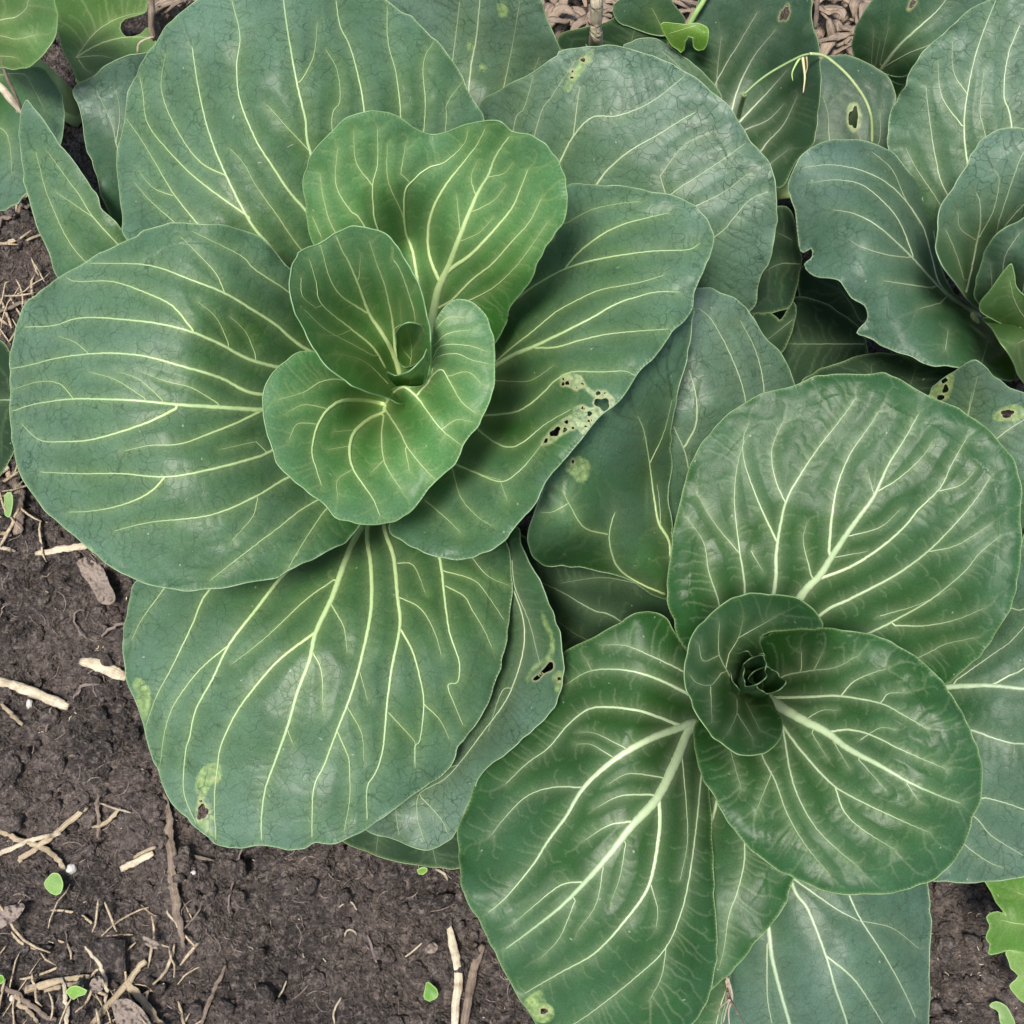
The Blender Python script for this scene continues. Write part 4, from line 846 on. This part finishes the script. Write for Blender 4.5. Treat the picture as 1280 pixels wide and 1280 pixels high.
st = [
 ('straw_piece', '-8,850 20,857 50,868 88,884', 12, 'long cream straw blade entering from the left edge above mid soil', M_HUSK, .22),
 ('straw_piece', '48,694 75,689 100,685 122,682', 10, 'cream husk blade touching the underside of the big round left leaf', M_HUSK, .5),
 ('straw_piece', '104,828 122,832 145,842 162,848', 15, 'broad pale husk tucked beside the lowest leaf', M_HUSK, .5),
 ('straw_piece', '-5,872 14,890 30,906', 5, 'short straw just below the long cream blade', M_STRAW, .3),
 ('straw_piece', '-6,1034 32,1051 58,1060 75,1073 82,1086', 7, 'bent straw crossing under two others near the left edge', M_STRAW, .3),
 ('straw_piece', '-6,1072 37,1052 80,1041', 6, 'thin pale straw lying across the crossed bundle', M_HUSK, .3),
 ('straw_piece', '25,1077 70,1043 112,1008', 7, 'straight straw slanting up to the right over the crossed bundle', M_STRAW, .2),
 ('straw_piece', '154,1086 172,1077 193,1066', 8, 'short chunky straw stub in open soil', M_HUSK, .2),
 ('straw_piece', '170,1072 183,1064 197,1058', 4, 'slim straw sliver lying against the chunky stub', M_STRAW, .2),
 ('fibrous_stalk', '206,992 212,1010 214,1040 216,1065 218,1100 222,1130 227,1157 232,1184', 9, 'long ragged brown stalk lying upright in the open soil', M_BROWN, .8),
 ('straw_piece', '230,1060 245,1070 270,1075', 4, 'curved brown straw right of the ragged stalk', M_BROWN, .8),
 ('rootlet', '253,1134 243,1148 232,1160', 2.5, 'thin grey rootlet slanting right of the ragged stalk', M_ROOT, .5),
 ('rootlet', '210,1136 220,1150 228,1165 242,1172', 3, 'pale forked rootlet at the foot of the ragged stalk', M_HUSK, .8),
 ('rootlet', '109,1182 118,1194 130,1210 135,1230 136,1256', 4.5, 'smooth pale curved rootlet beside the dark shard', M_HUSK, .5),
 ('straw_piece', '34,1236 72,1227 115,1221', 9, 'blunt tan straw lying level near the bottom left', M_STRAW, .1),
 ('straw_piece', '60,1237 85,1231 108,1227', 5, 'short straw lying under the blunt tan one', M_STRAW, .2),
 ('straw_piece', '112,1286 135,1258 160,1230 176,1208 184,1200', 8, 'left arm of the straw pair forming a peak at the bottom', M_STRAW, .3),
 ('straw_piece', '160,1227 182,1252 207,1286', 9, 'right arm of the straw pair forming a peak at the bottom', M_STRAW, .1),
 ('straw_piece', '10,1232 30,1245 50,1262 72,1274', 6, 'upper brown straw of the bundle in the bottom left corner', M_BROWN, .3),
 ('straw_piece', '14,1236 32,1256 50,1278', 5, 'lower straw of the bundle in the bottom left corner', M_STRAW, .3),
 ('straw_piece', '81,1220 83,1240 86,1262 86,1288', 5, 'greenish straw crossing the blunt tan one', M_HUSK, .3),
 ('rootlet', '303,1060 300,1080 296,1097 288,1118 287,1130 290,1144', 2.6, 'dark wavy root hanging below the lowest leaf', M_ROOT, .5),
 ('straw_piece', '284,1204 274,1228 262,1254 252,1284', 5, 'thin brown stem slanting down to the bottom edge', M_BROWN, .4),
 ('straw_piece', '561,1156 566,1175 571,1200 574,1225 570,1255 569,1284', 10, 'bleached knobbly stalk below the tip of the narrow leaf', M_HUSK, .3),
 ('straw_piece', '604,1180 594,1205 588,1235 580,1284', 10, 'purplish brown stalk beside the bleached one', M_BROWN, .3),
 ('straw_piece', '-6,394 20,384 46,376', 5, 'grey-brown straw pointing at the round left leaf', M_BROWN, .3),
 ('straw_piece', '-6,290 15,272 42,258', 6, 'brown stem disappearing under the pointed leaf', M_BROWN, .3),
 ('fibrous_stalk', '24,592 26,620 25,650 27,670', 13, 'frayed upright stalk against the left leaf edge', M_BROWN, .2),
 ('straw_piece', '-6,548 8,580 20,610', 7, 'pinkish straw leaning on the frayed stalk', M_STRAW, .2),
 ('straw_piece', '-8,598 4,592 13,584', 12, 'pale chunk of stalk at the left edge', M_HUSK, .2),
 ('straw_piece', '-6,504 6,512 16,522', 7, 'purple-brown twig just under the left leaf rim', M_BROWN, .2),
 ('straw_piece', '-6,518 6,526 14,532', 5, 'second purple-brown twig under the left leaf rim', M_BROWN, .2),
 ('straw_piece', '-5,668 8,668 18,671', 5, 'tiny tan straw at the foot of the frayed stalk', M_STRAW, .3),
 ('straw_piece', '-5,684 10,687 23,691', 5, 'tiny curved straw below the tan one at the left edge', M_HUSK, .5),
 ('rootlet', '112,801 102,790 95,778 95,768 101,763 109,764', 2.4, 'thin hook-shaped rootlet curled on the soil', M_ROOT, .5),
 ('rootlet', '161,779 145,785 128,797', 4, 'purplish rootlet pointing at the lowest leaf', M_ROOT, .6),
 ('rootlet', '94,874 101,864 109,857 126,856', 3.6, 'bent grey-tan rootlet right of the long cream blade', M_ROOT, .4),
 ('rootlet', '67,884 63,900 60,915', 2.4, 'short thread of root below the cream blade', M_ROOT, .4),
 ('rootlet', '127,1004 145,1010 165,1016', 2.4, 'white straight fibre at the top of the dead tuft', M_HUSK, .4),
 ('straw_piece', '117,1034 132,1030 145,1018 152,1010', 5, 'forked tan fibre in the dead tuft', M_STRAW, .6),
 ('straw_piece', '125,988 124,1008 126,1028 125,1048', 5, 'upright brown fibre in the dead tuft', M_BROWN, .6),
 ('straw_piece', '545,1086 556,1092 560,1100', 3, 'tiny pale straw under the dark lower leaf', M_HUSK, .5),
 ('rootlet', '424,1134 434,1127 441,1128 447,1137', 2, 'arched white thread of root in the middle soil', M_HUSK, .5),
 ('rootlet', '432,1170 434,1163 441,1162 447,1168', 2, 'second arched white thread of root, below the first', M_HUSK, .5),
 ('rootlet', '428,1245 420,1258 418,1268 419,1279', 2.2, 'branched pale root thread at the bottom of the middle soil', M_HUSK, .5),
 ('rootlet', '345,1252 355,1236 359,1225', 2, 'thin pale root thread in the lower middle soil', M_HUSK, .5),
 ('rootlet', '460,1168 466,1185 472,1205', 3.2, 'dark brown root standing in the middle soil', M_ROOT, .5),
 ('rootlet', '505,1197 517,1188 528,1178', 2.2, 'fine straight white fibre near the seedling', M_HUSK, .5),
]
for k, (nm, p, w, lb, mt, tp) in enumerate(st):
    stick(nm, p, w, lb, 'straw' if 'straw' in nm else ('stalk' if 'stalk' in nm else 'root'), mt, taper=tp, seed=k, group=G1 if nm == 'straw_piece' else None, flat=.36, jit=.42 if nm == 'fibrous_stalk' else .22)

M_DEAD = make_straw_mat('dead_leaf_tissue', (.13, .10, .085), (.26, .215, .18), (.07, .052, .043), .85)
# sticks standing clear of the soil
stick('stake', '747,-45 746,0 745,40 744,90', 18, 'pale dry upright stake at the top edge', 'stake', M_HUSK, heights=[165, 150, 125, 20], flat=1, taper=0, seed=90, ns=16)
stick('twig', '-30,85 0,108 14,124 28,141', 11, 'pale pinkish twig resting on the leaves at the top left', 'twig', M_HUSK, heights=[140, 136, 134, 126], flat=.9, taper=.4, seed=91)
stick('twig', '2,50 3,75 8,95 20,120 28,140', 5, 'slender side twig meeting the pale pinkish twig', 'twig', M_BROWN, heights=[158, 150, 143, 137, 127], flat=.9, taper=.4, seed=92)
stick('twig', '189,-20 190,10 189,30 192,48', 9, 'brown twig hanging between the leaves at the top left', 'twig', M_BROWN, heights=[92, 84, 78, 70], flat=.9, taper=.1, seed=93)
stick('twig', '192,46 180,50 173,56 172,66', 3, 'curled pale tendril at the tip of the brown twig', 'twig', M_HUSK, heights=[82, 80, 78, 76], flat=.9, seed=94)
stick('twig', '1022,-20 1021,10 1019,36', 7, 'pinkish brown dry stem at the top edge', 'twig', M_BROWN, heights=[140, 132, 122], flat=.8, taper=.3, seed=95)

def green_tube(name, pts, w, hts, label, cat, col, parent=None, taper=.1):
    c = catmull(parse(pts), False, 3.0)
    hh = np.interp(np.linspace(0, 1, len(c)), np.linspace(0, 1, len(hts)), hts)/1000
    P = unproj(c[:, 0], c[:, 1], hh); t = np.linspace(0, 1, len(c))
    R = w*.00046*(CAM[2]-P[:, 2])/.66*.5*(1-taper*t)
    V, F = tube_arrays(P, R, 10, .9, jitter=.03)
    o = mesh_obj(name, V, F, M_VEIN, parent=parent, cols=np.tile(col, (len(V), 1)), origin=None if parent else P[0])
    if label: tag(o, label, cat)
    return o
wl_ = unproj(930, 141, .11)
W1 = empty('grass_weed', tuple(wl_), 'bent yellow-green weed stem arching over the dark holed leaf', 'weed')
green_tube('stem', '923,146 926,134 931,117', 7, [80, 105, 124], None, None, (.30, .38, .17), W1)
green_tube('stem', '930,118 945,104 961,92 978,82 991,75 1004,69 1016,67', 3.8, [124, 128, 132, 134, 136], None, None, (.15, .23, .08), W1)
green_tube('stem', '1012,67 1028,69 1042,78 1062,97 1081,124 1089,148 1090,178', 4.4, [137, 132, 126, 118, 104], None, None, (.30, .37, .17), W1)
for q, (p, cc) in enumerate((('1003,70 1005,85 1006,98 1004,116', (.42, .38, .20)), ('1000,72 994,82 990,92 991,101', (.30, .42, .14)), ('1008,70 1009,84 1006,95', (.36, .27, .15)))):
    green_tube('withered_leaf', p, 5-q, [134, 131, 128], None, None, cc, W1, .7)
def small_leaf(name, outline, H, label, cat, col, parent=None, vcol=None, step=1.3, veins='', bulge=.7, holes='', mat=None, wav=.6):
    STY['tmp'] = (col, tuple(np.array(col)*1.08), vcol or (.40, .50, .2), .1)
    h0 = parse(H)[0]
    e = parent
    if e is None:
        p = unproj(h0[0], h0[1], h0[2]/1000)
        e = empty(name, tuple(p), label, cat)
    leaf(e, outline, H, veins, 'tmp', step=step, seed=hash2(np.array([int(h0[0])]), np.array([int(h0[1])]), 3)[0].__int__()+int(h0[0]), stalk=False, bulge=bulge, wav=wav, fine=.6, spacing=9, holes=holes, mat=mat, rim=mat is None)
    return e
gq = lambda x, y: 1000*float(soil_at(x, y)[2])
def flat_leaf(name, outline, label, cat, col, up=4, **k):
    if name == 'dead_leaf': k['mat'] = M_DEAD; k['wav'] = 14
    pts = parse(outline); cx = sum(p[0] for p in pts)/len(pts); cy = sum(p[1] for p in pts)/len(pts)
    g = max(gq(*p) for p in pts)
    H = f'{cx:.1f},{cy:.1f},{g+up+1.5:.2f} '+' '.join(f'{p[0]},{p[1]},{g+up+(i%3)*.8:.2f}' for i, p in enumerate(pts[::2]))
    return small_leaf(name, outline, H, label, cat, col, **k)
flat_leaf('seedling', '66,1089 73,1090 78,1098 79,1108 76,1117 71,1120 63,1118 57,1112 55,1104 58,1097', 'single oval lime-green seedling leaf in the lower left soil', 'seedling', (.20, .33, .10), step=.9)
sp_ = flat_leaf('seedling', '536,1226 541,1230 547,1236 548,1243 544,1250 537,1253 531,1249 530,1241 533,1234', 'bright green seedling left of the bleached stalk', 'seedling', (.11, .25, .035), up=5, step=.9)
flat_leaf('seedling', '520,1087 526,1084 534,1085 535,1089 529,1094 523,1093', 'tiny green seedling leaf under the dark lower leaf', 'seedling', (.19, .33, .07), step=.9)
flat_leaf('seedling', '85,1240 92,1235 100,1234 109,1238 106,1243 97,1245 92,1249 88,1247', 'small seedling with split green leaf by the greenish straw', 'seedling', (.18, .32, .07), step=.9)
flat_leaf('dead_leaf', '112,1226 120,1220 128,1222 129,1232 122,1240 114,1238', 'pale grey-green flake between the straws at the bottom left', 'dead leaf', (.36, .45, .30), step=.9)
flat_leaf('seedling', '-4,1220 4,1218 7,1226 2,1231 -4,1230', 'speck of green seedling at the left edge', 'seedling', (.15, .32, .05), step=.9)
flat_leaf('seedling', '5,620 14,615 18,625 17,640 13,648 6,644', 'pale green seedling leaf behind the frayed stalk', 'seedling', (.22, .32, .13), step=.9)
flat_leaf('dead_leaf', '95,702 108,697 122,705 132,718 138,735 143,750 136,757 124,755 116,742 108,728 100,715', 'crumpled grey-brown dead leaf under the round left leaf', 'dead leaf', (.20, .165, .145), up=3, bulge=3)
flat_leaf('dead_leaf', '-5,1140 10,1132 28,1130 30,1138 18,1150 0,1160 -6,1158', 'tan dead leaf scrap at the left edge', 'dead leaf', (.26, .19, .11), up=3, bulge=3)
flat_leaf('dead_leaf', '140,1255 155,1248 170,1256 182,1268 190,1284 165,1290 145,1284', 'pale papery dead leaf under the straw peak', 'dead leaf', (.40, .34, .28), up=3, bulge=3)
flat_leaf('dead_leaf', '178,1170 192,1176 200,1180 198,1186 188,1184 180,1178', 'small curled tan flake in the lower soil', 'dead leaf', (.42, .33, .24), up=3, bulge=3)
flat_leaf('dead_leaf', '532,1182 542,1176 548,1184 544,1190 535,1190', 'rusty brown leaf scrap above the seedling', 'dead leaf', (.16, .07, .04), up=3, bulge=3)
# fringed weed leaf and lettuce at the edges
LT = small_leaf('lettuce', '1232,1102 1250,1098 1300,1092 1310,1190 1285,1192 1262,1186 1248,1190 1235,1192 1237,1180 1234,1172 1238,1160 1235,1147 1247,1141 1258,1145 1254,1136 1246,1128 1236,1113', '1330,1150,48 1235,1110,58 1236,1185,52 1270,1150,66 1300,1100,60', 'yellow-green frilly lettuce leaf in the bottom right corner', 'lettuce', (.075, .17, .03), veins='3 1 1320,1150 1280,1155 1250,1150|2 1 1310,1130 1270,1115', bulge=2.5)
small_leaf('lettuce_leaf', '1258,1188 1266,1190 1300,1196 1300,1262 1284,1255 1277,1250 1268,1240 1262,1232 1268,1224 1271,1220 1262,1212 1261,1204', '1320,1230,40 1265,1195,42 1275,1245,36', 'pale', '', (.15, .25, .07), parent=LT, veins='2 1 1310,1220 1280,1215', bulge=2)
flat_leaf('seedling', '1237,1257 1245,1253 1254,1256 1262,1262 1268,1272 1270,1284 1258,1290 1250,1278 1247,1266', 'small light green leaf lying on dark soil at the bottom right', 'seedling', (.16, .26, .09), up=6)
WD = small_leaf('weed_leaf', '827,31 840,30 855,30 865,29 875,30 884,33 887,40 884,55 880,62 873,63 867,58 866,47 861,46 857,52 855,62 851,66 847,62 841,58 836,50', '900,20,104 830,32,110 885,40,112 852,62,100', 'bright yellow-green notched weed leaf with a thick stem at the top edge', 'weed', (.095, .20, .025), veins='2 1 870,32 850,38 836,42')
green_tube('stem', '861,32 870,16 880,0 890,-20', 8, [104, 112, 118, 124], None, None, (.26, .40, .14), WD)

# frayed root strand hanging over the lower leaf
rs = unproj(909, 1240, .06)
RS = empty('root_strand', tuple(rs), 'frayed pale root strand hanging over the lower leaf of the dark rosette', 'root')
for k, p in enumerate(('909,1222 911,1235 912,1248 908,1262 904,1278', '910,1224 914,1238 915,1250 911,1264 912,1284', '909,1240 912,1250 918,1258 926,1272 930,1282', '912,1250 906,1254 900,1260 898,1268', '908,1226 909,1240 907,1254')):
    c = catmull(parse(p), False, 2.0); P = unproj(c[:, 0], c[:, 1], np.linspace(.082, .064, len(c)))
    V, F = tube_arrays(P, np.linspace(.0007, .00025, len(c)), 6, jitter=.2, seed=k)
    o = mesh_obj('fibre', V, F, M_HUSK if k != 2 else M_BROWN, parent=RS); fib_attr(o.data, P, len(P), 6)

# pebbles and the dark square shard
def pebble(px, py, r, label, mat, el=1.0, seed=0, nm='pebble'):
    rr = np.random.default_rng(seed)
    V = []
    for v in ICO: V.append(v)
    V = list(ICO); F = [tuple(f) for f in ICF]; cache = {}
    for _ in range(2):
        nf = []
        def mid(a, b):
            k = (min(a, b), max(a, b))
            if k not in cache:
                m = (np.array(V[a])+np.array(V[b])); V.append(m/np.linalg.norm(m)); cache[k] = len(V)-1
            return cache[k]
        for a, b, c in F:
            x, y, z = mid(a, b), mid(b, c), mid(c, a); nf += [(a, x, z), (b, y, x), (c, z, y), (x, y, z)]
        F = nf
    V = np.array(V)
    n = 1+.22*(vn(V[:, 0]*2+seed, V[:, 1]*2+V[:, 2]*3, seed)-.5)*2
    V = V*n[:, None]*np.array([el, 1, .7])*r*.00046
    an = rr.uniform(0, 3); c, s = math.cos(an), math.sin(an)
    V[:, :2] = np.stack([V[:, 0]*c-V[:, 1]*s, V[:, 0]*s+V[:, 1]*c], -1)
    p = soil_at(px, py, r*.00046*.35)
    o = mesh_obj(nm, V+p, F, mat, origin=p); return tag(o, label, nm)
pebble(90, 1085, 6, 'white oval pebble right of the oval seedling leaf', M_STONE, 1.0, 1)
pebble(242, 1091, 3, 'tiny pinkish pebble right of the ragged stalk', M_STONE, 1.1, 3)
pebble(17, 1248, 4, 'white round pebble beside the corner straw bundle', M_STONE, 1.1, 4)
pebble(37, 880, 4, 'pale chip just under the long cream straw', M_STONE, 1.5, 6)
def shard():
    pts = [(112, 1186), (120, 1174), (140, 1171), (161, 1174), (162, 1212), (140, 1216), (118, 1214), (108, 1204)]
    ctr = soil_at(136, 1193)
    top = [soil_at(x, y) for x, y in pts]; zt = float(np.median([p[2] for p in top]))+.0035
    top = np.array([[p[0], p[1], zt] for p in top]); bot = top.copy(); bot[:, 2] -= .009
    inn = ctr+(top-ctr)*.93; inn[:, 2] = zt+.0008; n = len(pts)
    V = np.vstack([bot, top, inn]); F = []
    for i in range(n):
        j = (i+1) % n; F += [(i, i+n, j+n, j), (i+n, i+2*n, j+2*n, j+n)]
    F = [tuple(reversed(f)) for f in F]+[tuple(reversed([i+2*n for i in range(n)]))]
    tag(mesh_obj('stone_shard', V, F, M_SOIL, origin=ctr, smooth=False), 'flat dark grey squarish stone shard among the straw', 'stone')
shard()

# fine fibres and chaff nobody could count
def chaff(name, n, region, lmin, lmax, wmin, wmax, mat, label, seed, hz=.0012, curve=.4):
    r = np.random.default_rng(seed)
    VV = []; FF = []; fb = []; base = 0
    for k in range(n):
        px = r.uniform(region[0], region[2]); py = r.uniform(region[1], region[3])
        p = soil_at(px, py); L = r.uniform(lmin, lmax)*r.random()**.7+lmin; a = r.uniform(0, 6.28); w = r.uniform(wmin, wmax)
        s = np.linspace(-.5, .5, 6)*L; cv = r.uniform(-curve, curve)
        x = p[0]+s*math.cos(a)-cv*s*s/L*math.sin(a)*4; y = p[1]+s*math.sin(a)+cv*s*s/L*math.cos(a)*4
        z = np.maximum(gz(x, y), p[2]-.001)+hz*r.random()+w*.3+s*r.uniform(-.15, .15)
        P = np.stack([x, y, z], -1)
        V, F = tube_arrays(P, w*(1-.5*np.abs(np.linspace(-1, 1, 6))**3), 5, .5, jitter=.2, seed=k)
        VV.append(V); FF += [tuple(i+base for i in f) for f in F]; base += len(V)
    o = mesh_obj(name, np.vstack(VV), FF, mat)
    v = o.data.attributes.new('fib', 'FLOAT_VECTOR', 'POINT'); v.data.foreach_set('vector', (np.vstack(VV)*np.array([900, 900, 900])).astype(np.float32).ravel())
    tag(o, label, name.replace('_', ' '), kind='stuff')
chaff('root_fibres', 420, (-20, 640, 680, 1300), .004, .012, .00012, .00036, M_ROOT, 'fine brown root fibres strewn over the bare soil', 1, curve=.25)
chaff('pale_chaff', 110, (-20, 640, 680, 1300), .0010, .0038, .00012, .00032, M_HUSK, 'tiny pale chaff flecks on the bare soil', 2, curve=.2)
chaff('edge_litter', 75, (-40, 230, 60, 700), .010, .040, .0003, .0012, M_STRAW, 'dry stalk litter along the left edge', 3, .006, .12)
chaff('corner_litter', 60, (-20, 1130, 250, 1300), .008, .035, .0003, .0010, M_STRAW, 'tangled straw litter in the bottom left corner', 4, .004, .15)
chaff('dark_soil_flecks', 60, (1150, 1090, 1300, 1300), .001, .003, .00015, .0003, M_HUSK, 'pale flecks on the dark soil at the bottom right', 5)
def mulch(name, n, box, zlo, zhi, label, seed, mat, wmul=1.0):
    """curled flakes of dry stalk heaped between the plants at the top"""
    r = np.random.default_rng(seed); VV = []; FF = []; fb = []; base = 0
    for k in range(n):
        px = r.uniform(box[0], box[2]); py = r.uniform(box[1], box[3]); z = r.uniform(zlo, zhi)/1000
        p = unproj(px, py, z); L = r.uniform(.014, .036); a = r.normal(0.4, .8); w = r.uniform(.0016, .0042)*wmul
        s = np.linspace(-.5, .5, 9)*L; cv = r.uniform(-.7, .7)
        P = np.stack([p[0]+s*math.cos(a)-cv*s*s/L*math.sin(a)*3, p[1]+s*math.sin(a)+cv*s*s/L*math.cos(a)*3, p[2]+s*r.uniform(-.4, .4)+.004*np.sin(s/L*5+k)], -1)
        V, F = tube_arrays(P, w*1.15*(1-.75*np.abs(np.linspace(-1, 1, 9)-.1*math.sin(k))**2), 8, .14, jitter=.5, seed=k)
        th = np.tile(np.arange(8), 9)/8*6.28; ll = np.repeat(s, 8)
        f = np.zeros((len(V), 3)); f[:72, 0] = np.cos(th)*3.5+k; f[:72, 1] = np.sin(th)*3.5; f[:72, 2] = ll*60
        fb.append(f); VV.append(V); FF += [tuple(i+base for i in q) for q in F]; base += len(V)
    o = mesh_obj(name, np.vstack(VV), FF, mat)
    v = o.data.attributes.new('fib', 'FLOAT_VECTOR', 'POINT'); v.data.foreach_set('vector', np.vstack(fb).astype(np.float32).ravel())
    tag(o, label, 'mulch', kind='stuff')
M_MUL = make_straw_mat("mulch_flakes", (.15, .11, .08), (.34, .265, .195), (.06, .042, .03))
mulch('stalk_mulch', 75, (1010, -25, 1105, 72), 8, 40, 'heap of curled brown dry stalks at the top, right of centre', 21, M_MUL)
mulch('stalk_mulch', 60, (670, -30, 790, 45), 5, 34, 'matted brown husks behind the upright stake', 22, M_MUL)
mulch('stalk_mulch', 55, (185, -25, 262, 60), 5, 38, 'brown stalk litter behind the broad top leaf', 23, M_MUL, .7)
mulch('stalk_mulch', 22, (820, -20, 880, 30), 5, 30, 'dry stalks behind the notched weed leaf', 24, M_MUL, .7)

for o in bpy.data.objects:
    if '_w' in o.keys(): del o['_w']
